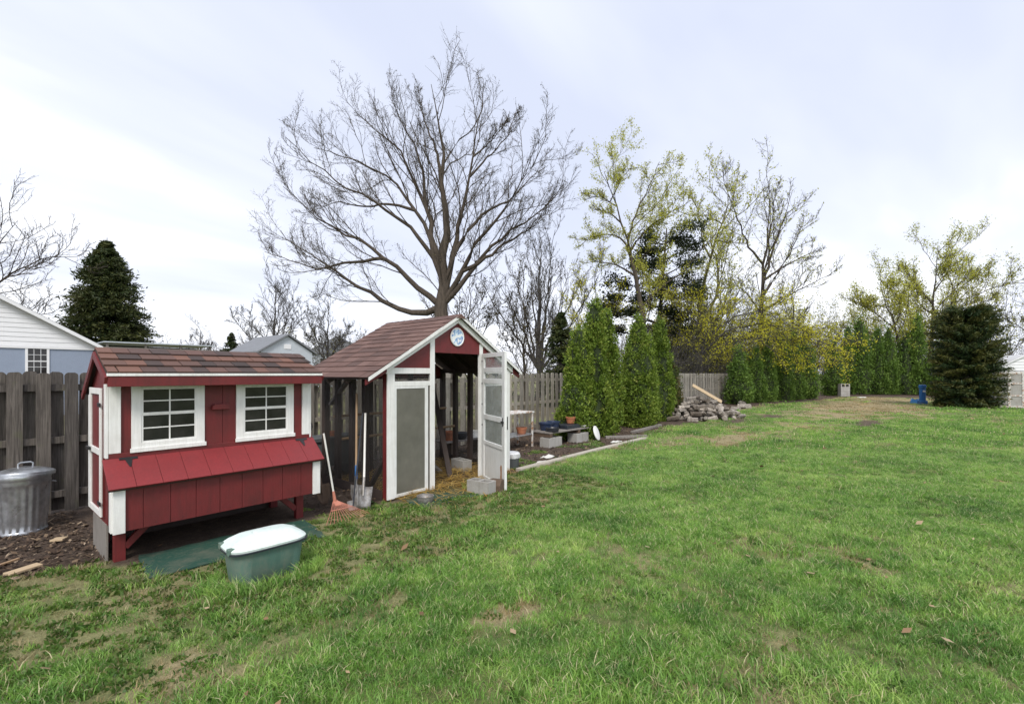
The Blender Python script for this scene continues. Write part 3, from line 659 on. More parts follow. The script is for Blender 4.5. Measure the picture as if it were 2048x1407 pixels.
# red gable panels
MB().prism([(.041, 1.886), (.769, 1.886), (.769, rz(.77) - .1), (.041, rz(.04) - .1)], -.004, .01).build('gable_panel', 'red_paint', run)
MB().prism([(1.941, 1.886), (RW - .041, 1.886), (RW - .041, rz(RW - .04) - .1), (1.941, rz(1.94) - .1)], -.004, .01).build('gable_panel', 'red_paint', run)
MB().prism([(.861, 2.13), (1.859, 2.13), (1.859, rz(1.86) - .1), (PX, PZ - .1), (.861, rz(.86) - .1)], -.006, .012).build('gable_panel', 'red_paint', run)
for sgn in (-1, 1):
    xe = PX + sgn * (PX + .04); xt = PX + sgn * (PX + (EX if sgn < 0 else .24))
    MB().add([(PX, -.05, PZ - .115), (PX, -.05, PZ - .022), (xe, -.05, rz(xe) - .022), (xe, -.05, rz(xe) - .115), (PX, -.017, PZ - .115), (PX, -.017, PZ - .022), (xe, -.017, rz(xe) - .022), (xe, -.017, rz(xe) - .115)],
             [(0, 1, 2, 3), (7, 6, 5, 4), (0, 4, 5, 1), (1, 5, 6, 2), (2, 6, 7, 3), (3, 7, 4, 0)]).build('rake_board', 'white_paint', run)
    MB().add([(xe, -.045, rz(xe) - .12), (xe, -.045, rz(xe) - .024), (xt, -.045, rz(xt) - .024), (xt, -.045, rz(xt) - .1), (xe, -.02, rz(xe) - .12), (xe, -.02, rz(xe) - .024), (xt, -.02, rz(xt) - .024), (xt, -.02, rz(xt) - .1)],
             [(0, 1, 2, 3), (7, 6, 5, 4), (0, 4, 5, 1), (1, 5, 6, 2), (2, 6, 7, 3), (3, 7, 4, 0)]).build('rake_tail', 'red_paint', run)
    for y in (.5, 1.0, 1.5): MB().bar((xt - sgn * .02, y, rz(xt) - .06), (PX, y, PZ - .06), .04, .07).build('rafter', 'dark_stain', run)
# roof
y0, y1 = -.1, RD + .06
rr = link('roof', None, run)
for sgn in (-1, 1):
    xe = PX + sgn * (PX + (EX if sgn < 0 else .24))
    MB().add([(PX, y0, PZ - .02), (PX, y1, PZ - .02), (xe, y1, rz(xe) - .02), (xe, y0, rz(xe) - .02), (PX, y0, PZ), (PX, y1, PZ), (xe, y1, rz(xe)), (xe, y0, rz(xe))], [(0, 1, 2, 3), (7, 6, 5, 4), (0, 4, 5, 1), (1, 5, 6, 2), (2, 6, 7, 3), (3, 7, 4, 0)]).build('roof_deck', 'dark_stain', rr)
    MB().add([(PX + sgn * .02, y0 - .012, PZ - .045), (xe, y0 - .012, rz(xe) - .045), (xe, y0 - .012, rz(xe) + .006), (PX + sgn * .02, y0 - .012, PZ + .006), (PX + sgn * .02, y0 - .001, PZ - .045), (xe, y0 - .001, rz(xe) - .045), (xe, y0 - .001, rz(xe) + .006), (PX + sgn * .02, y0 - .001, PZ + .006)],
             [(0, 1, 2, 3), (7, 6, 5, 4), (0, 4, 5, 1), (1, 5, 6, 2), (2, 6, 7, 3), (3, 7, 4, 0)]).build('drip_edge', 'white_paint', rr)
xe = -EX; sl = math.hypot(PX + EX, SL * (PX + EX))
shingles(rr, (xe - .01, y0 - .015, rz(xe) + .001), (0, 1, 0), (1, 0, SL), y1 - y0 + .03, sl + .01, 13, .3, 'shingle_red', 9, thick=.008)
shingles_r = MB(); xr = RW + .24
for i in range(13):
    a, c = i / 13, (i + 1) / 13 + .02
    xa = xr + (PX - xr) * a; xc = xr + (PX - xr) * min(c, 1)
    shingles_r.add([(xa, y0 - .015, rz(xa) + .014), (xa, y1 + .015, rz(xa) + .014), (xc, y1 + .015, rz(xc) + .004), (xc, y0 - .015, rz(xc) + .004), (xa, y0 - .015, rz(xa) + .003), (xa, y1 + .015, rz(xa) + .003)], [(0, 1, 2, 3), (0, 4, 5, 1)])
shingles_r.build('shingle_course_sheet', 'shingle_red', rr)
capm = MB().add([(-.11, 0, -.062), (0, 0, .012), (.11, 0, -.062), (-.11, .2, -.066), (0, .2, .006), (.11, .2, -.066)], [(0, 1, 4, 3), (1, 2, 5, 4), (0, 2, 1)]).mesh('ridge_cap', 'shingle_red')
for i in range(11): link('ridge_cap', capm, rr, (PX, y0 - .02 + i * .183, PZ + .012))
# plaque on the gable
dl = thing('wall_clock', 'round white dial with blue pattern hanging under the run gable', 'clock', (3.9 + PX, 5.54 - .008, 2.395))
MB().lathe([(.135, 0), (.135, .012), (.12, .016)], 32).build('dial_face', 'dial', dl, rot=(R(90), 0, 0))
rm = MB()
rm.tube([(.14 * math.cos(a * math.pi / 16), -.012, .14 * math.sin(a * math.pi / 16)) for a in range(33)], .012, 6, False); rm.build('rim', 'white_paint', dl, smooth=True)
# open storm door
ang = math.atan2(-.90, -.42)
DM = thing('storm_door', 'white glazed storm door standing open in front of the run', 'door', (5.80, 5.50, 0.02), ang)
DW = .97; st = .11
fr = MB().box(0, st, -.02, .02, 0, 2.12).box(DW - st, DW, -.02, .02, 0, 2.12)
for za, zb in ((0, .06), (.6, .66), (1.02, 1.1), (1.62, 1.7), (1.8, 1.88), (2.05, 2.12)): fr.box(st, DW - st, -.02, .02, za, zb)
fr.build('door_frame', 'door_white', DM, .004)
bx('kick_panel', 'door_white', DM, st, DW - st, -.008, .008, .06, .6)
for za, zb in ((.66, 1.02), (1.1, 1.62), (1.7, 1.8), (1.88, 2.05)): MB().box(st, DW - st, -.004, .004, za, zb).build('glass_pane', 'dirty_glass', DM)
MB().prism([(0, 0), (.1, 0), (.1, .2), (.085, .27), (.05, .3), (.02, .26), (.03, .15)], -.0095, .0095).build('rust_patch', 'rust_stain', DM, loc=(DW - st - .102, 0, .065))
MB().box(DW - .09, DW - .03, -.05, -.0205, 1.02, 1.05).box(DW - .075, DW - .055, -.03, -.0205, .97, 1.1).build('latch', 'black_metal', DM)
MB().bar((DW - .04, .04, .92), (DW - .04, .04, 1.12), .02, .02).build('pull_handle', 'black_metal', DM)
for z in (.9, 1.25, 1.6, 1.98): bx('clip', 'black_metal', DM, .03, .055, -.027, -.0205, z, z + .03)
for z in (.35, 1.15, 1.9): bx('door_hinge', 'steel', DM, -.03, .02, .0205, .027, z, z + .08)

def tagged(o, label, cat, group=None): return tag(o, label, cat, group)
# things in and around the run
def block(name, label, loc, rzz, group=None, L=.4, Wd=.2, Hh=.2):
    t = MB(); q = .032
    t.box(0, L, 0, q, 0, Hh).box(0, L, Wd - q, Wd, 0, Hh)
    for x in (0, L / 2 - q / 2, L - q): t.box(x, x + q, q, Wd - q, 0, Hh)
    return tagged(t.build(name, 'concrete', None, .004, loc=loc, rot=(0, 0, rzz)), label, 'concrete block', group)
block('concrete_block', 'hollow concrete block propping the open white storm door', (5.21, 4.66, .0), R(97))
block('concrete_block', 'concrete block on the straw inside the run doorway', (6.15, 6.1, .0), R(80))
o = MB(); o.prism([(0, 0), (.17, 0), (.19, .08), (.16, .19), (.05, .2), (-.01, .12)], 0, .2)
tagged(o.build('wood_chunk', 'brown_log', None, .012, loc=(5.24, 4.60, 0), rot=(0, 0, R(20))), 'dark cracked wood chunk beside the concrete block at the door', 'log')
tagged(MB().bar((5.43, 5.9, .0), (6.02, 7.05, 1.55), .09, .04).build('leaning_plank', 'dark_stain', None, .003), 'dark plank leaning inside the run doorway', 'plank')
tagged(MB().bar((5.62, 6.35, .03), (5.35, 7.2, .62), .08, .04).build('short_plank', 'grey_board', None, .003), 'short grey plank leaning behind the dark plank in the run', 'plank')
for z, y in ((.75, 6.9), (1.1, 7.15)): tagged(MB().tube([(4.0, y, z), (6.45, y, z)], .022, 8).build('roost_pole', 'handle_wood', None), 'wooden roost pole crossing the run, %s one' % ('lower' if z < 1 else 'upper'), 'pole')
bw = MB().lathe([(.075, 0), (.1, .012), (.115, .05), (.112, .085), (.122, .09), (.122, .096), (.106, .092), (.1, .05), (.08, .02), (0.001, .018)], 28, close=False)
tagged(bw.build('steel_bowl', 'steel', None, smooth=True, loc=(4.22, 5.10, .002)), 'shallow steel pet bowl on the green mat by the run', 'bowl')

# mats
def mat_sheet(label, poly, seed):
    r = random.Random(seed); pts = []
    for i in range(len(poly)):
        a = Vector(poly[i]); c = Vector(poly[(i + 1) % len(poly)])
        for k in range(8): q = a.lerp(c, k / 8); pts.append((q.x + r.uniform(-.02, .02), q.y + r.uniform(-.02, .02)))
    n = len(pts); m = MB().add([(x, y, .004) for x, y in pts] + [(x, y, .014) for x, y in pts], [tuple(range(n))[::-1], tuple(range(n, 2 * n))] + [(i, (i + 1) % n, (i + 1) % n + n, i + n) for i in range(n)])
    return tagged(m.build('green_mat', 'mat_green', None), label, 'mat')
mat_sheet('worn green turf mat on the ground under the red coop', [(1.1, 5.05), (1.7, 5.0), (2.62, 4.85), (2.75, 5.6), (2.0, 5.7), (1.15, 5.75)], 3)
mat_sheet('worn green turf mat at the run doorway', [(4.0, 4.88), (4.6, 4.8), (5.05, 4.78), (5.1, 5.5), (4.1, 5.52)], 4)

# tub with lid
tub = thing('storage_tub', 'green plastic tub with a bleached pale lid standing in grass', 'tub', (1.78, 4.38, 0), R(-3))
def sup(a, e_): c, s_ = math.cos(a), math.sin(a); return (math.copysign(abs(c) ** e_, c), math.copysign(abs(s_) ** e_, s_))
def loft(levels, n=48, e_=.42, cap=True):
    m = MB()
    for (hx, hy, z) in levels:
        for j in range(n): x, y = sup(2 * math.pi * j / n, e_); m.v.append((x * hx, y * hy, z))
    for i in range(len(levels) - 1):
        for j in range(n): a, c = i * n + j, i * n + (j + 1) % n; m.f.append((a, c, c + n, a + n))
    if cap: m.f.append(tuple(range(n))[::-1]); m.f.append(tuple((len(levels) - 1) * n + j for j in range(n)))
    return m
loft([(.25, .155, 0), (.262, .165, .01), (.298, .195, .29), (.298, .195, .3), (.305, .2, .302)]).build('tub_body', 'tub_green', tub, smooth=True)
l_ = loft([(.322, .217, .304), (.326, .221, .322), (.318, .213, .331), (.28, .18, .358), (.21, .13, .388), (.1, .06, .402), (.01, .008, .404)], e_=.5).build('lid', 'tub_lid', tub, smooth=True)
loft([(.318, .213, .288), (.33, .225, .29), (.33, .225, .302), (.318, .213, .3035)]).build('rim', 'dark_plastic', tub, smooth=True)
for x, y in ((-.30, -.12), (-.30, .1), (.29, .13)): bx('clasp', 'tub_green', tub, x - .03, x + .03, y - .025, y + .025, .29, .345, .006)
MB().tube([(-.12, .13, .37), (-.1, .0, .4), (-.13, -.12, .375)], .004, 6).build('lid_crease', 'dark_plastic', l_)

# galvanised can
can = thing('trash_can', 'ribbed galvanised steel trash can with lid by the dark fence', 'trash can', (.50, 7.72, 0))
def flute(a, i): return 1 - (.045 * (0.5 + .5 * math.cos(a * 22)) if 4 <= i <= 7 else 0)
MB().lathe([(.2, 0), (.208, .0), (.208, .02), (.2, .03), (.205, .1), (.208, .14), (.218, .3), (.228, .5), (.232, .55), (.236, .56), (.232, .59), (.238, .61), (.243, .64), (.238, .66)], 104, flute).build('can_body', 'galvanised', can, smooth=True)
cl = MB().lathe([(.252, .63), (.254, .665), (.25, .675), (.2, .70), (.12, .72), (.02, .735)], 48).build('can_lid', 'galvanised', can, smooth=True, rot=(R(-4), R(2), 0))
MB().tube([(-.06, 0, .725), (-.06, 0, .765), (-.04, 0, .78), (.04, 0, .78), (.06, 0, .765), (.06, 0, .725)], .009, 8).build('lid_handle', 'galvanised', cl, smooth=True)
for a in (R(200), R(20)):
    c_, s_ = math.cos(a), math.sin(a)
    MB().tube([(c_ * .235 - s_ * .06, s_ * .235 + c_ * .06, .53), (c_ * .275 - s_ * .05, s_ * .275 + c_ * .05, .515), (c_ * .275 + s_ * .05, s_ * .275 - c_ * .05, .515), (c_ * .235 + s_ * .06, s_ * .235 - c_ * .06, .53)], .008, 8).build('side_handle', 'galvanised', can, smooth=True)
# boards lying on the dirt
tagged(MB().box(-.12, .12, -.045, .045, 0, .022).build('scrap_board', 'pale_wood', None, .003, loc=(.40, 6.12, .012), rot=(R(2), 0, R(24))), 'short pale scrap board lying on the dirt near the lawn edge', 'board')
tagged(MB().box(-.06, .06, -.055, .055, 0, .02).build('scrap_board', 'pale_wood', None, .003, loc=(.72, 6.95, .012), rot=(0, R(3), R(60))), 'small square wood scrap on the dirt by the trash can', 'board')
tagged(MB().box(-.3, .3, -.015, .015, 0, .02).build('stick', 'handle_wood', None, .004, loc=(.15, 6.35, .01), rot=(0, 0, R(35))), 'thin stick lying on the mulch left of the coop', 'stick')

# tools
def P3(a, c, t): return Vector(a).lerp(Vector(c), t)
rk = thing('leaf_rake', 'orange leaf rake with white handle leaning against the coop', 'rake', (3.09, 5.46, 0))
a, c = Vector((.0, .06, .24)), Vector((-.12, .1, 1.05)); MB().tube([a, c], .012, 8).build('handle', 'cream_plastic', rk, smooth=True)
MB().tube([a + Vector((.01, 0, -.07)), a, P3(a, c, .09)], [.022, .02, .015], 8).build('ferrule', 'rake_orange', rk, smooth=True)
fanc = a + Vector((.012, -.0, -.06)); tines = []
for i in range(14):
    k = (i - 6.5) / 6.5
    tip = Vector((k * .29 + .03, -.23 - .03 * (1 - k * k), .012)); mid = fanc.lerp(tip, .5) + Vector((0, 0, .012)); kn = tip + Vector((k * .012, -.022, -.006))
    MB().tube([fanc + Vector((k * .03, 0, 0)), mid, tip, kn], .0032, 5).build('tine', 'rake_orange', rk)
    tines.append((fanc.lerp(tip, .5) + Vector((0, 0, .012)), tip))
MB().tube([p_[0] + Vector((0, 0, .005)) for p_ in tines], .006, 6).build('tine_band', 'rake_orange', rk)
MB().add([fanc + Vector((-.03, 0, .01)), fanc + Vector((.03, 0, .01)), fanc.lerp(tines[10][0], .5), fanc.lerp(tines[3][0], .5), fanc + Vector((-.03, 0, .004)), fanc + Vector((.03, 0, .004)), fanc.lerp(tines[10][0], .5) - Vector((0, 0, .005)), fanc.lerp(tines[3][0], .5) - Vector((0, 0, .005))], [(0, 1, 2, 3), (7, 6, 5, 4), (0, 4, 5, 1), (1, 5, 6, 2), (2, 6, 7, 3), (3, 7, 4, 0)]).build('fan_plate', 'rake_orange', rk)
def shovel(name, label, foot, top, hmat, bw_, bl, mat='steel', pointed=False, grip=None, band=None):
    t = thing(name, label, 'shovel', (foot[0], foot[1], 0)); f = Vector((0, 0, foot[2])); tp = Vector(top) - Vector((foot[0], foot[1], 0))
    d = (tp - f).normalized(); side = d.cross(Vector((0, 1, 0))).normalized(); nn = side.cross(d)
    if nn.y > 0: nn = -nn
    s0 = f + d * bl; m = MB(); rows = 6; cols = 6
    for i in range(rows + 1):
        q = i / rows; wd_ = bw_ * (1 if not pointed else min(1, .35 + 1.6 * q) if q < .45 else 1) * (.85 + .15 * q)
        for j in range(cols + 1):
            k = j / cols * 2 - 1
            m.v.append(tuple(f + d * (bl * q) + side * (k * wd_ / 2) + nn * (-.03 * (1 - k * k) + .03 * (abs(k) > .9) * q)))
    for i in range(rows):
        for j in range(cols): a_ = i * (cols + 1) + j; m.f.append((a_, a_ + 1, a_ + cols + 2, a_ + cols + 1))
    bl_o = m.build('blade', mat, t, smooth=True); so = bl_o.modifiers.new('thick', 'SOLIDIFY'); so.thickness = .004
    MB().tube([f + d * bl * .55 - nn * .012, s0 - nn * .008, s0 + d * .12], [.012, .02, .019], 10).build('socket', mat, t, smooth=True)
    MB().tube([s0 + d * .1, tp], .016, 10).build('handle', hmat, t, smooth=True)
    if band: MB().tube([P3(s0, tp, band[0]), P3(s0, tp, band[1])], .0185, 10).build('sleeve', band[2], t, smooth=True)
    if grip:
        g_ = tp; MB().tube([g_, g_ + side * .045 + d * .05, g_ + side * .05 + d * .1, g_ - side * .05 + d * .1, g_ - side * .045 + d * .05, g_], .011, 8).build('grip', grip, t, smooth=True)
    return t
shovel('square_shovel', 'square steel shovel with white handle leaning on the run', (3.47, 5.46, .02), (3.86, 6.02, 1.22), 'cream_plastic', .25, .3)
shovel('garden_spade', 'tall wooden handled shovel with blue sleeve leaning on the run', (3.52, 5.72, .02), (3.86, 6.25, 1.5), 'handle_wood', .2, .26, pointed=True, band=(.06, .2, 'blue_plastic'))
shovel('grip_shovel', 'red shovel with black D grip standing between coop and run', (3.22, 5.98, .02), (3.07, 6.12, 1.02), 'red_handle', .2, .28, 'brown_log', True, 'black_metal')
ho = thing('edging_tool', 'thin dark pole with flat blade leaning beside the shovels', 'garden tool', (3.36, 5.53, 0))
MB().tube([(.0, 0, .06), (.46, .5, 1.22)], .011, 8).build('handle', 'dark_plastic', ho); MB().box(-.07, .07, -.03, -.018, 0.005, .13, Matrix.Rotation(R(-25), 4, 'X')).build('blade', 'steel', ho)

# bench, saucers and cage behind the run
bn = thing('storage_bench', 'dark grey plastic bench behind the wire wall of the run', 'bench', (3.45, 7.55, 0))
bx('bench_top', 'grey_plastic', bn, 0, 1.3, 0, .5, .64, .7); 
for x in (.05, 1.17): bx('leg', 'grey_plastic', bn, x, x + .08, .06, .44, 0, .64)
bx('front_panel', 'grey_plastic', bn, .13, 1.17, .03, .059, .2, .639)
for x, y, s_ in ((3.75, 7.72, .13), (4.35, 7.75, .12)):
    tagged(MB().lathe([(s_ * .85, 0), (s_, .06), (s_ * 1.05, .06), (s_ * 1.05, .075), (s_ * .95, .075), (s_ * .8, .015), (.001, .012)], 24, close=False).build('clay_saucer', 'terracotta', None, smooth=True, loc=(x, y, .701)), 'terracotta saucer on the %s of the grey bench' % ('left end' if x < 4 else 'right half'), 'saucer')
cg = thing('wire_cage', 'small wire animal cage between coop and run', 'cage', (3.1, 7.5, 0))
m = MB()
for i in range(7):
    for (xa, ya) in ((i / 6 * .5, 0), (i / 6 * .5, .4)): m.tube([(xa, ya, .85), (xa, ya, 1.35)], .004, 4)
for i in range(5):
    z = .85 + i * .125; m.tube([(0, 0, z), (.5, 0, z), (.5, .4, z), (0, .4, z), (0, 0, z)], .004, 4)
m.build('wire_grid', 'steel', cg)
MB().box(-.02, .52, -.02, .42, .8, .845).build('tray', 'dark_plastic', cg); MB().box(0, .5, 0, .4, 0, .799).build('stand', 'grey_plastic', cg)

# potting things right of the run
tb = thing('potting_table', 'rusty white metal table with lower shelf beside the bed', 'table', (8.0, 6.95, 0))
bx('table_top', 'rust_white', tb, 0, 1.2, 0, .55, .84, .875, .006); bx('shelf', 'galvanised', tb, .02, 1.18, .02, .53, .3, .32)
for x in (.03, 1.15):
    for y in (.03, .5): bx('leg', 'rust_white', tb, x - .018, x + .018, y - .018, y + .018, 0, .84)
pb = thing('plank_bench', 'low weathered plank bench resting on concrete blocks', 'bench', (9.2, 6.55, 0), R(-3))
for y in (0, .21, .42): bx('plank', 'grey_board', pb, .08, 2.1, y, y + .19, .33, .365)
for x in (.1, 1.3): bx('bearer', 'brown_log', pb, x, x + .09, 0, .6, .24, .329)
for i, (x, y) in enumerate(((9.2, 6.50), (9.45, 6.49), (10.35, 6.44), (10.62, 6.42))):
    block('concrete_block', ('left of the pair under the middle of the plank bench', 'right of the pair under the middle of the plank bench', 'left of the pair under the bench end by the white disc', 'right of the pair under the bench end by the white disc')[i].join(('concrete block ', '')), (x, y, 0), R(-3), L=.26, Wd=.3, Hh=.235)
def pot(name, label, loc, r0, r1, h, mat, rim=True):
    pr = [(r0 * .95, 0), (r0, .004), (r1, h * .8)] + ([(r1 * 1.08, h * .8), (r1 * 1.1, h)] if rim else [(r1 * 1.02, h)]) + [(r1 * .95, h), (r0 * .85, .02), (.001, .018)]
    return tagged(MB().lathe(pr, 22, close=False).build(name, mat, None, smooth=True, loc=loc), label, 'pot')
pot('clay_pot', 'orange clay pot standing on the dark tray of the plank bench', (10.58, 6.78, .478), .1, .125, .17, 'terracotta')
pot('clay_pot', 'brown clay pot on the lower shelf of the metal table', (9.0, 7.2, .321), .1, .13, .15, 'terracotta')
pot('planter', 'navy plastic planter on the middle of the plank bench', (9.62, 6.90, .367), .14, .17, .2, 'navy_plastic')
pot('planter', 'navy plastic planter second from the clay pot on bench', (9.98, 6.93, .367), .13, .165, .2, 'navy_plastic')
pot('planter', 'low black planter at the front of the plank bench', (9.5, 6.62, .367), .15, .17, .1, 'dark_plastic', False)
tagged(MB().box(-.35, .3, -.2, .2, 0, .1).build('plant_tray', 'dark_plastic', None, .01, loc=(10.45, 6.76, .367), rot=(0, 0, R(-3))), 'black nursery tray under the orange clay pot', 'tray')
tagged(MB().box(-.18, .18, -.1, .1, 0, .05).build('stone_slab', 'stone_white', None, .008, loc=(10.98, 6.62, .367), rot=(0, 0, R(5))), 'pale flat slab on the right end of the plank bench', 'slab')
o = MB().lathe([(.19, 0), (.2, .006), (.2, .02), (.17, .03), (.001, .034)], 36).build('round_lid', 'white_paint', None, smooth=True, loc=(11.1, 6.30, .2), rot=(R(72), 0, R(12)))
tagged(o, 'white round lid leaning against the end of the plank bench', 'lid')
bk = thing('bucket', 'clear bucket with white bag standing beside the run corner', 'bucket', (6.86, 5.72, 0))
MB().lathe([(.12, 0), (.125, .01), (.14, .26), (.145, .27), (.138, .27), (.12, .03), (.001, .025)], 24, close=False).build('pail', 'grey_plastic', bk, smooth=True)
m = MB().lathe([(.142, .19), (.152, .23), (.156, .275), (.12, .30), (.05, .285), (.001, .28)], 24, lambda a, i: 1 + .06 * math.sin(5 * a + i * 1.3) + .04 * math.sin(11 * a + i), close=False); m.build('plastic_bag', 'bag_white', bk, smooth=True)
tr_ = pot('black_bowl', 'black pan on the soil under the metal table', (7.6, 6.5, .0), .16, .2, .13, 'dark_plastic', False)
# bench inside view behind the run
pb2 = thing('plank_bench', 'low plank bench with pots seen through the run doorway', 'bench', (7.0, 7.45, 0))
for y in (0, .22): bx('plank', 'grey_board', pb2, -.25, 1.0, y, y + .2, .3, .335)
for x in (-.1, .8): bx('bearer', 'brown_log', pb2, x, x + .09, .02, .4, 0, .299)
pot('clay_pot', 'red clay pot at the left end of the doorway bench', (6.95, 7.62, .337), .1, .13, .2, 'terracotta')
pot('planter', 'stacked black pan on the doorway bench', (7.3, 7.62, .337), .14, .19, .14, 'dark_plastic', False)
pot('white_basin', 'upturned white basin on the doorway bench', (7.72, 7.6, .337), .17, .13, .15, 'cream_plastic', False)
# edging boards
def edging(label, a, c, wd_=.13, h=.05, mat='timber'):
    a = Vector(a); c = Vector(c); L = (c - a).length; an = math.atan2(c.y - a.y, c.x - a.x)
    return tagged(MB().box(0, L, -wd_ / 2, wd_ / 2, -.01, h).build('edging_board', mat, None, .006, loc=a, rot=(0, 0, an)), label, 'edging board')
edging('pale edging board nearest the run along the lawn', (6.68, 5.42, 0), (9.3, 5.45, 0)); edging('second edging board continuing along the lawn to the bed corner', (9.33, 5.45, 0), (12.25, 5.42, 0))
edging('grey round-edged timber lying across the end of the bed', (11.6, 6.3, 0), (12.55, 5.5, 0), .1, .07, 'grey_board'); edging('grey timber lying in front of the first arborvitae', (13.1, 6.2, 0), (15.6, 6.35, 0), .11, .07, 'grey_board')
for i, (x, y, s_) in enumerate(((8.2, 5.85, .22), (11.2, 5.75, .26), (7.6, 5.55, .2))):
    r = random.Random(i); m = MB(); n = 12
    m.add([(s_ * r.uniform(.45, 1.15) * math.cos(a * 6.283 / n), s_ * .55 * r.uniform(.6, 1.1) * math.sin(a * 6.283 / n), .006) for a in range(n)] + [(s_ * r.uniform(.3, .75) * math.cos(a * 6.283 / n), s_ * r.uniform(.15, .4) * math.sin(a * 6.283 / n), r.uniform(.012, .05)) for a in range(n)], [tuple(range(n, 2 * n))] + [(a, (a + 1) % n, (a + 1) % n + n, a + n) for a in range(n)] + [tuple(range(n))[::-1]])
    tagged(m.build('plastic_scrap', 'stone_white', None, loc=(x, y, 0)), ('crumpled pale plastic scrap in the middle of the bed', 'crumpled pale plastic scrap at the right end of the bed', 'crumpled pale plastic scrap by the edging board near the run')[i], 'scrap')

# ------------------------------------------------------------------ wood pile
rw = random.Random(11)
logs = []
for v_ in range(6):
    r = random.Random(50 + v_); n = r.choice((5, 6, 6)); L = r.uniform(.3, .46)
    prof = [(math.cos(6.283 * k / n + .3) * r.uniform(.075, .13), math.sin(6.283 * k / n + .3) * r.uniform(.055, .1)) for k in range(n)]
    m = MB(); vs = []
    for e_, yy in enumerate((-L / 2, 0, L / 2)): vs += [(x * (1 + r.uniform(-.1, .1)), yy + r.uniform(-.02, .02), z * (1 + r.uniform(-.12, .12))) for x, z in prof]
    fs = [tuple(range(n))[::-1], tuple(range(2 * n, 3 * n))] + [(i + q * n, (i + 1) % n + q * n, (i + 1) % n + (q + 1) * n, i + (q + 1) * n) for i in range(n) for q in (0, 1)]
    logs.append(m.add(vs, fs).mesh('split_log', 'firewood'))
PCX, PCY = 19.1, 6.0; ca, sa = math.cos(R(-25)), math.sin(R(-25))
k = 0
for layer, (nr, hh) in enumerate(((30, .08), (25, .23), (19, .38), (12, .53), (7, .68), (3, .82))):
    sx = 2.05 * (1 - layer * .15); sy = .8 * (1 - layer * .13)
    for i in range(nr):
        a = i * 2.399 + layer; q = math.sqrt((i + .5) / nr)
        o = link('split_log', logs[rw.randrange(6)], None, (PCX + sx * q * math.cos(a) * ca - sy * q * math.sin(a) * sa, PCY + sx * q * math.cos(a) * sa + sy * q * math.sin(a) * ca + layer * .05, hh + rw.uniform(-.03, .04)), (rw.gauss(0, .25), rw.gauss(0, .35), rw.uniform(0, 3.14)))
        tag(o, 'weathered grey split log in the heap in front of the fence', 'log', 'split logs heaped in front of the fence')
tagged(MB().bar((19.9, 5.55, .66), (19.0, 6.4, 1.34), .14, .04, (-.77, -.64, .6)).build('tan_board', 'pale_wood', None, .003), 'long tan board lying slanted on top of the log heap', 'board')
for i, (x, y, z) in enumerate(((26.2, 6.3, .1), (26.6, 6.15, .1), (26.35, 6.35, .28), (24.6, 6.2, .08))):
    o = link('rubble_block', logs[i], None, (x, y, z), (0, R(90) * (i % 2), i)); o.scale = (1.5, .9, 1.5)
    tag(o, 'grey rubble block in the small stack beside the conical arborvitae', 'block', 'rubble blocks beside the arborvitae')

# ------------------------------------------------------------------ vegetation helpers
YAW = R(-50.16)
def nrm(a): return a / np.maximum(np.linalg.norm(a, axis=-1, keepdims=True), 1e-9)
def tubes(P, Rd, sides):
    B, n, _ = P.shape
    T = np.empty_like(P); T[:, 1:-1] = P[:, 2:] - P[:, :-2]; T[:, 0] = P[:, 1] - P[:, 0]; T[:, -1] = P[:, -1] - P[:, -2]; T = nrm(T)
    ref = np.where(np.abs(T[..., 2:3]) > .8, np.array([1., 0, 0]), np.array([0, 0, 1.]))
    A = nrm(np.cross(T, ref)); Bv = np.cross(T, A)
    an = np.arange(sides) * 2 * math.pi / sides
    V = P[:, :, None, :] + Rd[:, :, None, None] * (A[:, :, None, :] * np.cos(an)[:, None] + Bv[:, :, None, :] * np.sin(an)[:, None])
    base = (np.arange(B * n) * sides).reshape(B, n)[:, :-1, None]; j = np.arange(sides); j2 = (j + 1) % sides
    Fq = np.stack([base + j, base + j2, base + sides + j2, base + sides + j], -1).reshape(-1, 4)
    return V.reshape(-1, 3), Fq
def spawn(r, P, Rd, k, t0, t1, ang, lf, m, up=.1, wand=.15, rf_=.6, rmin=.006, lmax=99):
    B, n, _ = P.shape
    Lp = np.linalg.norm(np.diff(P, axis=1), axis=2).sum(1)
    t = t0 + (t1 - t0) * (np.arange(k) + r.random((B, k))) / k
    x = t * (n - 1); i0 = np.minimum(x.astype(int), n - 2); f = (x - i0)[..., None]; bi = np.arange(B)[:, None]
    base = P[bi, i0] * (1 - f) + P[bi, i0 + 1] * f; T = nrm(P[bi, i0 + 1] - P[bi, i0]); rb = Rd[bi, i0] * (1 - f[..., 0]) + Rd[bi, i0 + 1] * f[..., 0]
    q = r.normal(size=T.shape); q[..., 2] = q[..., 2] * .8 + .15; q -= (q * T).sum(-1, keepdims=True) * T; q = nrm(q)
    a = ang * r.uniform(.6, 1.35, (B, k, 1)); d = T * np.cos(a) + q * np.sin(a)
    L = np.minimum(Lp[:, None] * lf * (1.02 - .45 * t) * r.uniform(.6, 1.3, (B, k)), lmax)
    pts = [base]; p_ = base
    for s_ in range(m - 1):
        d = nrm(d + np.array([0, 0, up]) + r.normal(0, wand, d.shape)); p_ = p_ + d * (L / (m - 1))[..., None]; pts.append(p_)
    PP_ = np.stack(pts, 2).reshape(B * k, m, 3); r0 = np.maximum(np.minimum(rb * rf_, L * .0085), rmin).reshape(-1)
    return PP_, r0[:, None] * np.linspace(1, .35, m)[None] + rmin * .25
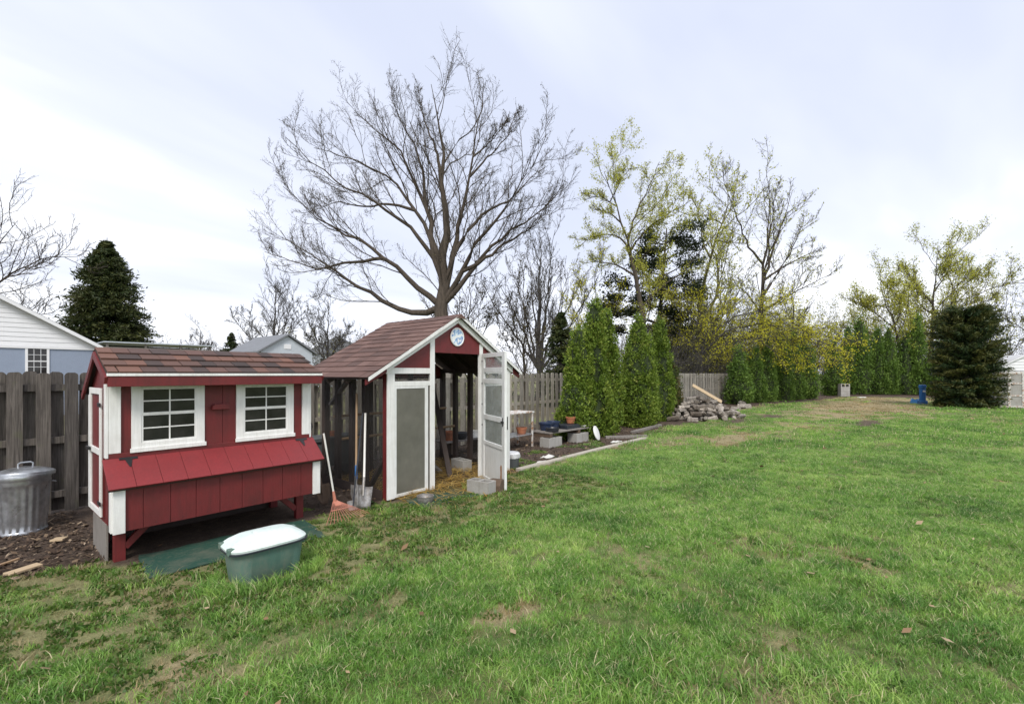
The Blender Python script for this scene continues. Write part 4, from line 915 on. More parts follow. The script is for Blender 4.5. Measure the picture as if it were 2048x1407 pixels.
def resample(pts, n):
    pts = np.asarray(pts, float); s_ = np.concatenate([[0], np.cumsum(np.linalg.norm(np.diff(pts, axis=0), axis=1))]); q = np.linspace(0, s_[-1], n)
    # smooth Catmull-like via repeated averaging of dense linear interpolation
    out_ = np.stack([np.interp(q, s_, pts[:, i]) for i in range(3)], 1)
    for _ in range(2): out_[1:-1] = out_[1:-1] * .5 + (out_[:-2] + out_[2:]) * .25
    return out_
def leaves_on(r, P, per, size, spread):
    wl = np.linalg.norm(P[:, -1] - P[:, 0], axis=1) ** 1.3; pick = r.choice(len(P), max(1, int(len(P) * per)), p=wl / wl.sum()); P = P[pick]; per = 1
    B, n, _ = P.shape; t = r.random((B, per)) * (n - 1); i0 = np.minimum(t.astype(int), n - 2); f = (t - i0)[..., None]; bi = np.arange(B)[:, None]
    c = (P[bi, i0] * (1 - f) + P[bi, i0 + 1] * f).reshape(-1, 3); c = c + r.normal(0, spread, c.shape)
    return kites(r, c, size)
def kites(r, c, size, normal=None, asp=.6, droop=0):
    n = len(c); d = nrm(r.normal(size=(n, 3)) + np.array([0, 0, -droop])) if normal is None else nrm(normal + r.normal(0, .45, (n, 3)))
    q = nrm(np.cross(d, r.normal(size=(n, 3)))); L = r.uniform(*size, n)[:, None]
    V = np.stack([c - d * L * .5, c + q * L * asp * .5, c + d * L * .5, c - q * L * asp * .5], 1).reshape(-1, 3)
    return V, np.arange(4 * n).reshape(n, 4)
def bare_tree(name, label, loc, limbs, trunk_r, seed, bark='bark', bud=None, budn=0, budsize=(.05, .12), spread=.05, k=(11, 8, 6), lf=(.42, .45, .5), depth=.22, top_r=.018, group=None, twig=.006, up=(.12, .1, .08), ang=(.75, .7, .65), base_z=0, lr=1.0):
    """limbs: lists of (side, height) metres in the tree's own plane; each gets its own spread in depth"""
    r = np.random.default_rng(seed); t = thing(name, label, 'tree', (loc[0], loc[1], base_z), YAW, group)
    L0 = []; R0 = []
    for i, lb in enumerate(limbs):
        lb = np.array(lb, float); ln = np.linalg.norm(np.diff(lb, axis=0), axis=1).sum()
        sgn = r.uniform(-1, 1) if i else r.uniform(-.2, .2)
        w_ = np.concatenate([[0], np.cumsum(np.linalg.norm(np.diff(lb, axis=0), axis=1))]) / ln
        pts = np.stack([lb[:, 0], sgn * depth * ln * w_ ** 1.2 * 1.6, lb[:, 1]], 1)
        if i == 0: pts = np.concatenate([[[pts[0, 0], 0, -.2]], pts]); 
        elif len(lb[0]) == 2 and L0:   # start on the nearest earlier limb
            best = min(((np.linalg.norm(Q[:, [0, 2]] - lb[0], axis=1).min(), j) for j, Q in enumerate(L0)))
            Q = L0[best[1]]; jj = int(np.linalg.norm(Q[:, [0, 2]] - lb[0], axis=1).argmin()); pts = pts + np.array([0, Q[jj, 1], 0]); pts[0] = Q[jj]
            rs = R0[best[1]][jj]
        pts = resample(pts, 14); pts[2:-1] += r.normal(0, .012 * ln, (11, 3)) * .6
        r0 = trunk_r if i == 0 else min(rs * .85, lr * trunk_r * (.14 + .26 * ln / 12))
        rad = r0 * (np.linspace(1, 0, 14) ** 1.45) + top_r * .7
        if i == 0: rad[0] *= 1.35
        L0.append(pts); R0.append(rad)
    L0 = np.stack(L0); R0 = np.stack(R0)
    V, Fq = tubes(L0, R0, 10); link('trunk', np_mesh('trunk', V, Fq, bark, smooth=True), t)
    P1, R1 = spawn(r, L0, R0, k[0], .22, .98, ang[0], lf[0], 7, up[0], .16, .5, twig * 1.6)
    P2, R2 = spawn(r, P1, R1, k[1], .2, 1, ang[1], lf[1], 5, up[1], .2, .6, twig)
    P3_, R3 = spawn(r, P2, R2, k[2], .15, 1, ang[2], lf[2], 3, up[2], .22, .7, twig * .75)
    Vs = []; Fs = []; off = 0
    for (P_, R_, s_) in ((P1, R1, 5), (P2, R2, 3), (P3_, R3, 3)):
        V, Fq = tubes(P_, R_, s_); Vs.append(V); Fs.append(Fq + off); off += len(V)
    link('crown', np_mesh('crown', np.concatenate(Vs), [np.concatenate(Fs)], bark), t)
    if bud:
        V, Fq = leaves_on(r, P3_, budn, budsize, spread); link('leaves', np_mesh('leaves', V, Fq, bud, np.repeat(r.random(len(Fq)), 4)), t)
    return t
def vase(r, n, h, spread, base=2.0, lean=0):
    """limb outlines of an upright vase-shaped tree: trunk + n ascending limbs"""
    lb = [[(0, 0.5), (lean * .1, base), (lean * .3, h * .45), (lean * .7, h * .75), (lean, h)]]
    for i in range(n):
        s_ = r.uniform(-1, 1) if n > 3 else (-1, 1, .5)[i]; s_ = (i / (n - 1) * 2 - 1) * .9 + r.uniform(-.15, .15); z0 = base * r.uniform(.6, 1.6); hh = h * (1 - .3 * abs(s_)) * r.uniform(.85, 1.0)
        lb.append([(lean * z0 / h, z0), (s_ * spread * .3, z0 + (hh - z0) * .3), (s_ * spread * .65, z0 + (hh - z0) * .65), (s_ * spread, hh)])
    return lb

# ------------------------------------------------------------------ the big bare tree
BIG = [[(.01, 5.01), (-.05, 6.1), (.01, 6.94), (.13, 8.5), (-.05, 10.91), (-.05, 13.32), (.01, 15.72), (-.11, 17.53), (-.72, 19.69)],
 [(.13, 5.74), (.31, 6.7), (.61, 8.74), (1.09, 11.03), (1.69, 13.32), (2.05, 15.36), (2.29, 17.17), (2.53, 19.21)],
 [(-.05, 6.1), (-.11, 6.94), (-.53, 8.98), (-.96, 10.55), (-1.8, 12.11), (-3.0, 13.8), (-4.45, 15.24), (-6.25, 15.84), (-8.06, 16.57)],
 [(-.05, 6.7), (-.29, 8.26), (-.72, 10.55), (-1.32, 12.59), (-1.92, 14.52), (-3.0, 16.45), (-4.33, 17.77), (-5.53, 18.97)],
 [(-.05, 5.25), (-.6, 6.1), (-1.08, 6.46), (-2.28, 7.54), (-3.12, 8.5), (-3.96, 9.35), (-5.17, 9.83), (-6.61, 10.67), (-8.42, 12.59)],
 [(.01, 4.6), (-.84, 4.75), (-1.68, 4.89), (-3.0, 5.62), (-4.2, 6.46), (-5.29, 7.18), (-6.37, 7.9), (-7.45, 8.74), (-8.54, 9.47), (-10.46, 11.27)],
 [(.19, 5.62), (.43, 6.1), (1.33, 7.9), (2.41, 9.35), (4.1, 11.27), (5.42, 13.08), (6.38, 14.76)],
 [(.25, 5.37), (.85, 6.34), (1.81, 7.54), (3.01, 8.98), (4.58, 10.07), (6.02, 10.43), (7.35, 12.11)],
 [(.61, 8.74), (1.69, 10.55), (3.01, 11.51), (4.58, 12.23), (5.42, 13.8), (6.5, 14.28)],
 [(1.69, 13.32), (2.77, 14.88), (4.1, 16.33), (4.7, 18.13)],
 [(-.53, 8.98), (-1.8, 10.55), (-3.0, 11.51), (-4.69, 12.11), (-6.13, 13.32), (-7.81, 15.0)],
 [(-1.08, 11.63), (-1.2, 13.8), (-1.56, 15.48), (-2.28, 17.17), (-3.24, 19.33)],
 [(-.05, 13.32), (-.35, 15.12), (-.84, 16.57), (-1.32, 18.61)],
 [(-1.8, 12.11), (-3.24, 12.35), (-4.93, 12.11), (-6.37, 12.84), (-8.3, 12.23)],
 [(-3.12, 8.5), (-4.45, 8.26), (-5.65, 8.02), (-7.09, 7.78), (-9.98, 8.98)],
 [(1.33, 7.9), (2.53, 8.02), (3.74, 8.98), (5.42, 9.71), (6.62, 11.39)],
 [(2.05, 15.36), (3.01, 15.96), (4.22, 17.53)]]
bare_tree('bare_tree', 'huge bare spreading tree rising behind the run roof', (16.81, 18.88), [[(x * (.97 if x < 0 else .85), 5 + (z - 5) * .86) for x, z in l_b] for l_b in BIG], .58, 21, 'bark', 'bud_brown', 1, (.03, .07), .05, (15, 9, 7), (.36, .4, .5), .2, .02, twig=.0065, ang=(.52, .6, .65), lr=.8)

# other deciduous trees
def shrink(lb, k): return [[(x * (k + .06), 2 + (z - 2) * k) for x, z in l_b] for l_b in lb]
MAPLE = [[(-.06, 4.72), (-.29, 6.69), (-.64, 8.65), (-.92, 10.73), (-1.27, 12.12), (-1.79, 13.51), (-2.08, 14.78), (-2.48, 15.93)], [(-.75, 9.58), (-1.33, 11.08), (-2.25, 11.43), (-3.99, 10.96)], [(-1.1, 11.66), (-.64, 12.58), (-.17, 13.62), (.52, 15.12), (.87, 16.16)],
 [(-1.27, 12.12), (-2.25, 12.81), (-3.29, 12.93)], [(-1.79, 13.51), (-2.83, 14.2), (-3.76, 13.97)], [(-1.91, 14.08), (-1.33, 15.36), (-.52, 16.63)], [(-.87, 10.27), (-.17, 11.43), (.75, 12.12), (2.37, 13.04)], [(-.64, 8.65), (-1.79, 9.35), (-3.41, 9.58)]]
bare_tree('maple_tree', 'tall maple with sparse yellow green spring leaves left of the dark pine', (26.63, 11.79), shrink(MAPLE, .88), .3, 31, 'bark', 'bud_green', 5, (.05, .125), .1, (11, 8, 5), (.4, .42, .5), .25, .02, twig=.008)
K2 = [[(0, 7.0), (.09, 9.9), (.25, 13.1), (.52, 15.6), (.78, 17.9), (.17, 20.2), (.52, 21.6)], [(.17, 12.1), (1.39, 14.9), (2.4, 17.7), (3.6, 21)], [(.17, 10.6), (2.4, 13.2), (3.98, 15.6), (5.37, 18.6)], [(0, 13.1), (-1.57, 14.9), (-2.8, 17), (-4.2, 19.6), (-5, 21.4)], [(.17, 8.4), (1.73, 9.5), (3.6, 10.6), (5.9, 11.8)], [(.25, 11.6), (2.3, 13), (4.9, 14.3), (5.9, 14.8)], [(.52, 15.6), (1.2, 18.4), (1.55, 21.2)], [(-.17, 8.4), (-1.4, 10.5), (-2.8, 11.6)]]
bare_tree('bare_tree', 'tall airy bare tree right of the maples with upswept limbs', (46.3, 9.6), shrink(K2, .86), .36, 32, 'bark', 'bud_green', .5, (.1, .2), .12, (11, 8, 6), (.36, .42, .45), .22, .025, twig=.012)
K1 = [[(-.2, 5), (-.2, 7.73), (.29, 9.28), (.5, 10.96), (.92, 12.37), (1.34, 13.77), (1.76, 15.17), (1.9, 16.86), (1.9, 18.54)], [(.5, 10.96), (-.06, 12.65), (-.2, 14.89), (-.77, 16.3)], [(.92, 12.37), (2.04, 12.65), (3.59, 12.65)], [(1.34, 13.77), (2.32, 15.45), (3.45, 18.54)], [(1.34, 14.05), (.64, 14.47), (-.06, 14.75)], [(-.2, 6), (1.2, 8), (1.62, 9.5), (1.55, 11.24), (1.48, 13.21), (.78, 15.45), (.08, 17.7)], [(-.2, 5), (2.0, 7.3), (2.46, 9.0), (2.74, 10.4), (2.32, 12.08)]]
bare_tree('maple_tree', 'thin maple with yellow green buds between the dark pine and airy tree', (35.03, 11.08), shrink(K1, .88), .28, 33, 'bark_moss', 'bud_green', 1, (.1, .2), .12, (11, 8, 5), (.36, .42, .45), .25, .02, twig=.01)
NN = [[(-.9, 2), (-.9, 5.73), (-.87, 8), (-.83, 10.27), (-.83, 12.54), (-.9, 14.05), (-.75, 16.17)], [(-.9, 3), (1.3, 6), (1.59, 8), (1.59, 9.51), (1.67, 11.03), (1.97, 12.84), (2.43, 14.66), (2.73, 16.32)], [(-.9, 9.51), (-1.81, 11.33), (-2.41, 13.3), (-3.63, 14.35)], [(-.87, 8), (-2.11, 9.21), (-3.32, 10.42), (-4.23, 11.33)], [(1.59, 9.51), (3.03, 10.42), (4.85, 11.48), (7.72, 12.54)], [(1.67, 11.03), (3.33, 12.24), (5.6, 13.6)], [(1.82, 12.09), (1.06, 13.6), (.76, 15.72)], [(1.82, 9.21), (3.33, 9.82), (5.6, 10.12)], [(-.83, 11.33), (.01, 12.84), (.31, 14.81)]]
bare_tree('maple_tree', 'broad maple with light green young leaves above the dark yew', (60.94, -2.8), shrink(NN, .84), .3, 34, 'bark', 'bud_green', 4, (.09, .18), .18, (11, 8, 5), (.42, .42, .5), .25, .02, twig=.014)
N2 = [[(.2, 1.5), (.09, 4.76), (-.19, 6.46), (-.9, 8.44), (-1.46, 9.85), (-2.17, 11.12)], [(-.34, 6.18), (-1.46, 7.59), (-2.74, 8.72), (-4.15, 9.56)], [(-.19, 6.46), (.37, 8.29), (.23, 9.56), (-.48, 11.4)], [(-.9, 8.44), (-2.45, 9), (-3.72, 9)], [(.09, 4.5), (1.2, 5.6), (2.4, 7.2)], [(.09, 4.5), (-1.6, 5.4), (-3.4, 6.4), (-5, 6.6)]]
bare_tree('small_maple', 'small yellow green leafing maple behind the back arborvitae row', (54.56, .16), shrink(N2, .88), .2, 35, 'bark', 'bud_green', 4, (.09, .18), .18, (11, 8, 5), (.42, .45, .5), .3, .02, twig=.012)
# spreading yellow-flowering maple over the fence
YL = [[(0, 1), (.1, 3), (.2, 4.4), (0, 5.6), (-.3, 6.8)], [(.1, 3.0), (1.5, 4.6), (3.2, 5.0), (5.2, 4.2), (7.4, 3.2)], [(.15, 3.6), (1.6, 5.4), (3.4, 5.6), (5.5, 4.6)], [(.1, 2.6), (1.8, 4.0), (3.6, 4.2), (5.4, 3.4), (6.6, 2.9)], [(.2, 4.4), (-1.3, 6.2), (-2.6, 7.4)], [(.1, 4.2), (1.2, 5.8), (2.2, 6.3)], [(.1, 3), (-1.4, 4.6), (-2.6, 4.6)], [(.1, 2.4), (1.5, 3.0), (3, 2.6)]]
bare_tree('yellow_maple', 'low spreading maple covered in bright yellow blossom behind the fence', (30.8, 9.9), YL, .16, 36, 'bark_grey', 'bud_yellow', 1.5, (.06, .14), .1, (14, 10, 7), (.4, .42, .5), .2, .02, twig=.008, up=(-.02, -.02, .0))
bare_tree('yellow_maple', 'second low yellow blossoming maple, further along behind the fence', (38.5, 10.4), [[(x * .9 + .3, z * .95) for x, z in l_b] for l_b in YL], .15, 39, 'bark_grey', 'bud_yellow', .7, (.07, .15), .1, (13, 9, 6), (.4, .42, .5), .18, .02, twig=.008, up=(-.02, -.02, .0))
YL2 = [[(0, 1), (.2, 3), (.1, 5), (.3, 7.4)], [(.2, 3), (-1.2, 4.6), (-2.8, 5.6)], [(.1, 4), (1.4, 5.6), (3, 6)], [(.1, 2.5), (1.8, 3.6), (3.4, 3.6)], [(.15, 4.6), (-1, 6.4), (-1.6, 7.4)]]
bare_tree('yellow_maple', 'small olive green budding maple at the far end of the fence', (57, 8.6), YL2, .14, 37, 'bark_moss', 'bud_green', 3, (.12, .26), .18, (10, 7, 4), (.45, .45, .5), .4, .02, twig=.01)
bare_tree('yellow_maple', 'slim young maple with yellow buds behind the first arborvitae', (27.4, 15.6), [[(0, 1), (.1, 4), (-.1, 7), (.1, 9.2)], [(.05, 3), (-1, 5), (-1.5, 7)], [(.05, 3.5), (1, 5.4), (1.4, 7.4)], [(0, 5), (-.9, 7), (-1, 8.4)]], .1, 38, 'bark_grey', 'bud_yellow', 1, (.08, .18), .1, (11, 8, 5), (.4, .42, .5), .3, .012, twig=.008)
r_ = random.Random(77)
bare_tree('bare_tree', 'bare many stemmed vase shaped tree right of the huge tree', (28.2, 20.8), vase(r_, 10, 13.2, 5.0, 2.2), .3, 41, 'bark_grey', 'bud_brown', .5, (.06, .12), .06, (11, 8, 6), (.3, .4, .45), .3, .02, twig=.009, up=(.25, .2, .15))
bare_tree('bare_tree', 'bare tree left of the huge tree, rising over the grey shed roof', (18.4, 43.5), vase(r_, 6, 10.6, 3.8, 2.6), .26, 42, 'bark_grey', None, 0, k=(11, 8, 6), lf=(.38, .42, .45), depth=.3, twig=.012)
bare_tree('bare_tree', 'small bare tree between the grey shed and the run roof', (19.5, 35.9), vase(r_, 7, 7.6, 3.0, 1.8), .2, 43, 'bark_grey', 'bud_brown', .5, (.06, .12), .06, k=(11, 8, 6), lf=(.4, .42, .45), depth=.3, twig=.01)
bare_tree('bare_tree', 'leaning bare tree behind the blue grey house at far left', (1.6, 44.5), [[(x * .95 - .4, z * .9) for x, z in l_b] for l_b in [[(-3, 2), (-2.4, 6), (-1.2, 8.6), (.6, 10.4), (2.8, 12.6)], [(-2.4, 6), (0, 7.6), (2.6, 8.6), (5.2, 9.2)], [(-1.2, 8.6), (-1, 11), (-.4, 13.4)], [(-2, 6.8), (.6, 9), (2.4, 10.6), (4.6, 11)], [(-2.6, 5), (0, 5.8), (3, 6.6)], [(.2, 2), (.6, 6), (.8, 9), (1.6, 12)]]], .32, 44, 'bark', None, 0, k=(12, 8, 6), lf=(.42, .45, .45), depth=.25, twig=.011)
bare_tree('bare_tree', 'round bare tree far behind the coop roof', (23.7, 80.9), vase(r_, 5, 8.4, 3.4, 3), .25, 45, 'bark_grey', None, 0, k=(11, 8, 6), depth=.3, twig=.016)
bare_tree('bare_tree', 'far bare tree beside the small far conifer', (29.5, 78), vase(r_, 5, 8.0, 3.4, 3), .25, 46, 'bark_grey', None, 0, k=(11, 8, 6), depth=.3, twig=.016)
bare_tree('bare_tree', 'bare tree at the far right edge behind the pale house', (80, -13.5), vase(r_, 5, 13, 5, 3), .3, 47, 'bark_grey', 'bud_green', .4, (.15, .3), .1, k=(11, 8, 6), depth=.3, twig=.018)
bare_tree('bare_tree', 'thin bare sapling behind the far fence end', (54, 8.4), [[(0, 1), (0, 5), (.1, 9), (0, 13)], [(0, 6), (1.4, 7.6), (2.2, 8.6)], [(0, 7), (-1.3, 8.6), (-2, 9.6)]], .12, 48, 'bark_grey', None, 0, k=(10, 6, 4), depth=.3, twig=.012)
for i, (x, y, h, lab) in enumerate(((22.5, 22.5, 9, 'bare thin tree close left behind the huge trunk'), (24, 19, 8, 'bare thin tree close right behind the huge trunk'), (40, 13.5, 12, 'slender bare tree behind the yellow blossom'), (43, 12, 13, 'second slender bare tree behind the yellow blossom'))):
    bare_tree('bare_tree', lab, (x, y), vase(r_, 4, h, h * .3, h * .25), .13, 60 + i, 'bark', 'bud_green' if i > 1 else 'bud_brown', .5, (.08, .16), .08, k=(11, 8, 5), lf=(.36, .42, .45), depth=.3, twig=.01)

# ------------------------------------------------------------------ evergreens
def arb_mesh(name, h, rad, nl, size, mat, seed, low=.0, sharp=.8, lob=3):
    r = np.random.default_rng(seed); V = []; T = []
    nc = int(nl / 34)
    z = r.random(nc * 3) ** 1.15 * .99; keep = r.random(nc * 3) < (1 - z) ** .55 + .05; z = z[keep][:nc]; nc = len(z)
    def prof(q, a): 
        base = np.where(q < .12, .72 + q / .12 * .28, 1.0) * np.clip(1 - q, 0, 1) ** sharp
        return rad * base * (1 + .14 * np.sin(lob * a + q * 5 + seed) + .08 * np.sin(7 * a - q * 19))
    a = r.uniform(0, 6.283, nc); q = prof(z, a) * r.uniform(.8, 1.04, nc)
    C = np.stack([q * np.cos(a), q * np.sin(a), z * h + .04], 1); tn = r.random(nc)
    m = 34; cs = r.uniform(.065, .13, nc) * (rad / .7) ** .5
    off = r.normal(0, 1, (nc, m, 3)) * np.array([.55, .55, .8]) * cs[:, None, None]
    P = (C[:, None] + off).reshape(-1, 3); P[:, 2] = np.maximum(P[:, 2], .02)
    outw = np.stack([np.cos(a), np.sin(a), np.full(nc, 1.5)], 1); nr = np.repeat(outw, m, 0) + r.normal(0, .8, (nc * m, 3))
    V, Fq = kites(r, P, size, nr, .62); tint = np.clip(np.repeat(np.repeat(tn, m) * .75 + r.random(nc * m) * .3, 4) - .05, 0, 1)
    me = np_mesh(name, V, Fq, mat, tint)
    # solid dark body added inside the crown to block light and darken gaps
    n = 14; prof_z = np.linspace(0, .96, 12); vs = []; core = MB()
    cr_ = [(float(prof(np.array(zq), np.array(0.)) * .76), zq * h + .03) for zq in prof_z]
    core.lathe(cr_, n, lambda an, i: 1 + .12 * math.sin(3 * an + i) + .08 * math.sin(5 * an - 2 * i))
    return me, core.mesh('inner_shade_core', 'arb_core')
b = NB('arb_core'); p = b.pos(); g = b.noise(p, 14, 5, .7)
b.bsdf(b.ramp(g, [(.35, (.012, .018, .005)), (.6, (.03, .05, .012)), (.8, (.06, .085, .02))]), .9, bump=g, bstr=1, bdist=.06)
def arb(label, loc, h, wd, mesh, rzz, group='arborvitae row along the fence', lean=0):
    t = tag(link('arborvitae', None, None, (loc[0], loc[1], 0), (lean, 0, rzz)), label, 'arborvitae', group)
    c_, k_ = mesh
    link('crown', c_, t).scale = (1, 1, 1); link('inner_shade_core', k_, t)
    MB().tube([(0, 0, -.1), (0, 0, h * .3)], [.06, .03], 7).build('trunk', 'bark', t)
    return t
def near_arb(label, loc, h, rad, seed, nl=15000, mat='arb_leaf', sharp=.46, size=(.04, .095), lob=2): return arb(label, loc, h, rad, arb_mesh('crown', h, rad, nl, size, mat, seed, sharp=sharp, lob=lob), seed * 1.7)
near_arb('tallest of the nearest clump of arborvitae, pointed spire', (11.95, 6.85), 3.95, .55, 1, 21000)
near_arb('right spire of the nearest clump of arborvitae', (12.9, 6.95), 3.75, .47, 2, 17000)
near_arb('left shoulder spire of the nearest clump of arborvitae', (11.35, 7.0), 3.1, .52, 3, 16000)
near_arb('short round arborvitae bush at the left foot of the nearest clump', (10.95, 6.95), 1.5, .5, 4, 6000, sharp=.4)
near_arb('broad cone arborvitae second from the plank bench', (15.1, 6.95), 3.75, .74, 5, 22000, sharp=.62)
near_arb('slim low arborvitae between the broad cone and twin spires', (16.3, 7.1), 3.3, .45, 6, 8000)
near_arb('tall arborvitae just left of the log heap', (17.4, 7.1), 4.0, .52, 7, 16000)
near_arb('thin brownish arborvitae directly beside the log heap', (18.6, 7.1), 2.5, .5, 8, 6000, 'arb_brown_leaf', .55)
fa = [arb_mesh('crown', 1, .21, 6500, (.018, .04), 'arb_far_leaf', 20 + i, sharp=.5 + .08 * i, lob=2 + i) for i in range(3)]
def far_arb(label, x, y, h, wf, i, group='arborvitae row along the fence'):
    t = arb(label, (x, y), h, 0, fa[i % 3], x * 1.3 + i, group)
    for c_ in t.children:
        if c_.name.startswith(('crown', 'inner')): c_.scale = (h * wf * .72, h * wf * .72, h)
far_arb('wide conical arborvitae standing right of the bare fence stretch', 29.7, 7.3, 3.25, 1.6, 0)
far_arb('browning arborvitae right behind the wide conical one', 32.0, 6.9, 3.3, 1.3, 1)
far_arb('slender tall arborvitae third past the bare fence stretch', 33.4, 6.5, 4.0, 0.95, 2)
far_arb('dark arborvitae fourth past the bare fence stretch', 35.2, 6.0, 3.9, 1.1, 0)
far_arb('arborvitae fifth past the bare fence stretch', 37.0, 5.6, 4.5, 1.0, 1)
far_arb('double topped end arborvitae of the side row, rear top', 39.2, 5.5, 4.3, 1.0, 2)
far_arb('round based end arborvitae of the side row, nearest the lawn', 38.9, 5.0, 3.8, 1.25, 0)
BK = 'arborvitae row across the back of the lawn'
far_arb('short arborvitae behind the upright concrete block', 46.2, 4.2, 4.3, 1.3, 1, BK)
far_arb('left tip of the twin arborvitae right of the concrete block', 49.9, 3.5, 5.9, 0.9, 2, BK)
far_arb('taller right tip of the twin arborvitae right of the concrete block', 50.3, 2.7, 6.4, 0.95, 0, BK)
far_arb('left one of the middle pair in the back arborvitae row', 51.1, 1.5, 5.5, 1.05, 1, BK)
far_arb('right one of the middle pair in the back arborvitae row', 51.5, .75, 5.8, 0.85, 2, BK)
far_arb('left half of the last arborvitae pair near the dark yew', 52.4, -.35, 5.0, 1.1, 0, BK)
far_arb('tallest pointed arborvitae nearest the dark yew in the back row', 52.8, -1.1, 6.6, 0.95, 1, BK)
far_arb('low dark arborvitae half hidden behind the yew', 52.5, -2.6, 4.4, 1.3, 2, BK)

def needle_tree(name, label, loc, h, prof, nbr, per, size, mat, seed, droop, trunk_r, spray=.9, cat='tree', wid=.4, low=.05, up0=.5):
    """branches leave the stem all the way up and carry sprays of needles"""
    r = np.random.default_rng(seed); t = thing(name, label, cat, (loc[0], loc[1], 0), seed)
    q = low + (1 - low) * r.random(nbr) ** 1.1; a = r.uniform(0, 6.283, nbr); L = np.interp(q, *zip(*prof)) * r.uniform(.78, 1.08, nbr)
    P = []
    n = 6; s_ = np.linspace(0, 1, n)
    for i in range(n):
        x = L * s_[i]; P.append(np.stack([x * np.cos(a), x * np.sin(a), q * h * .93 + x * (up0 * np.minimum(1, .12 + 1.3 * q) - droop * s_[i])], 1))
    P = np.stack(P, 1); P[:, :, 2] = np.maximum(P[:, :, 2], .06); P[:, 1:] += r.normal(0, .03, P[:, 1:].shape) * h * .12
    V, Fq = tubes(P, np.repeat((.008 + L[:, None] * .008), n, 1) * np.linspace(1, .3, n), 4)
    link('branches', np_mesh('branches', V, Fq, 'bark'), t)
    MB().tube([(0, 0, -.1), (0, 0, h * .5), (0, 0, h * .96)], [trunk_r, trunk_r * .6, .02], 9).build('trunk', 'bark', t, smooth=True)
    f = r.random((nbr, per)) ** .6 * (n - 1); i0 = np.minimum(f.astype(int), n - 2); ff = (f - i0)[..., None]; bi = np.arange(nbr)[:, None]
    C = P[bi, i0] * (1 - ff) + P[bi, i0 + 1] * ff; d = nrm(P[bi, i0 + 1] - P[bi, i0])
    C = C + r.normal(0, 1, C.shape) * (np.array([1, 1, .5]) * wid * .3 * h / 6) * np.clip(L / (.35 * L.max()), .12, 1)[:, None, None]
    V, Fq = kites(r, C.reshape(-1, 3), size, (d + np.array([0, 0, .1])).reshape(-1, 3) * spray, .28)
    V[:, 2] = np.maximum(V[:, 2], .03)
    tn = np.repeat(r.random(nbr)[:, None] * .5 + f / (n - 1) * .35 + r.random((nbr, per)) * .2, 4, 1).reshape(-1)
    link('needles', np_mesh('needles', V, Fq, mat, tn), t); return t
needle_tree('yew_tree', 'large dark shaggy yew standing on the lawn before the shed', (34.9, -2.75), 5.3, [(0, 1.25), (.12, 1.5), (.5, 1.6), (.72, 1.5), (.88, 1.25), (1, .8)], 580, 130, (.08, .22), 'yew_leaf', 5, .15, .2, .6, wid=.36, up0=.75, low=.0)
needle_tree('spruce_tree', 'dark broad pyramid conifer behind the blue grey house', (7.6, 47.4), 12.9, [(0, 4.0), (.15, 4.1), (.4, 3.0), (.7, 1.9), (.9, .8), (1, .25)], 760, 90, (.18, .42), 'conifer_leaf', 6, .25, .3, .6, up0=.35)
needle_tree('small_conifer', 'small far conifer on the skyline over the coop roof', (27.4, 79.5), 8.6, [(0, 2.6), (.5, 1.6), (1, .2)], 160, 40, (.3, .6), 'conifer_leaf', 7, .2, .2, up0=.3)
needle_tree('small_conifer', 'dark spruce behind the fence right of the run gable', (23.3, 13.9), 4.7, [(0, 1.9), (.5, 1.3), (1, .15)], 200, 50, (.16, .32), 'conifer_leaf', 8, .3, .15, up0=.3)
needle_tree('small_conifer', 'second dark spruce behind the fence nearer the huge tree', (21.8, 14.6), 5.6, [(0, 1.5), (.5, 1.0), (1, .15)], 200, 50, (.16, .32), 'conifer_leaf', 9, .3, .15, up0=.3)
# irregular dark pine with clumps
def clump_tree(name, label, loc, clumps, mat, seed, trunk_pts, per=950):
    r = np.random.default_rng(seed); t = thing(name, label, 'tree', (loc[0], loc[1], 0), YAW)
    tk = resample(np.array([(x, 0, z) for x, z in trunk_pts]), 12); V, Fq = tubes(tk[None], (np.linspace(.24, .04, 12))[None], 9); Vs = [V]; Fs = [Fq]; off = len(V); C = []; Tn = []
    for (x, z, rx, rz_) in clumps:
        y = r.uniform(-1.4, 1.4); j = int(np.abs(tk[:, 2] - (z - rx * .6)).argmin()); br = resample(np.array([tk[j], [(x + tk[j, 0]) / 2, y * .5, (z + tk[j, 2]) / 2 - .1], [x, y, z]]), 7)
        V, Fq = tubes(br[None], np.linspace(.06, .02, 7)[None], 5); Vs.append(V); Fs.append(Fq + off); off += len(V)
        for _ in range(5):
            cx_, cy_, cz_ = x + r.normal(0, rx * .5), y + r.normal(0, rx * .5), z + r.normal(0, rz_ * .5)
            m = per // 5; C.append(np.array([cx_, cy_, cz_]) + r.normal(0, 1, (m, 3)) * np.array([rx, rx, rz_]) * .34); Tn.append(np.full(m, r.random() * .7) + r.random(m) * .3)
    link('trunk', np_mesh('trunk', np.concatenate(Vs), [np.concatenate(Fs)], 'bark', smooth=True), t)
    C = np.concatenate(C); V, Fq = kites(r, C, (.1, .24), None, .5); link('needles', np_mesh('needles', V, Fq, mat, np.repeat(np.concatenate(Tn), 4)), t); return t
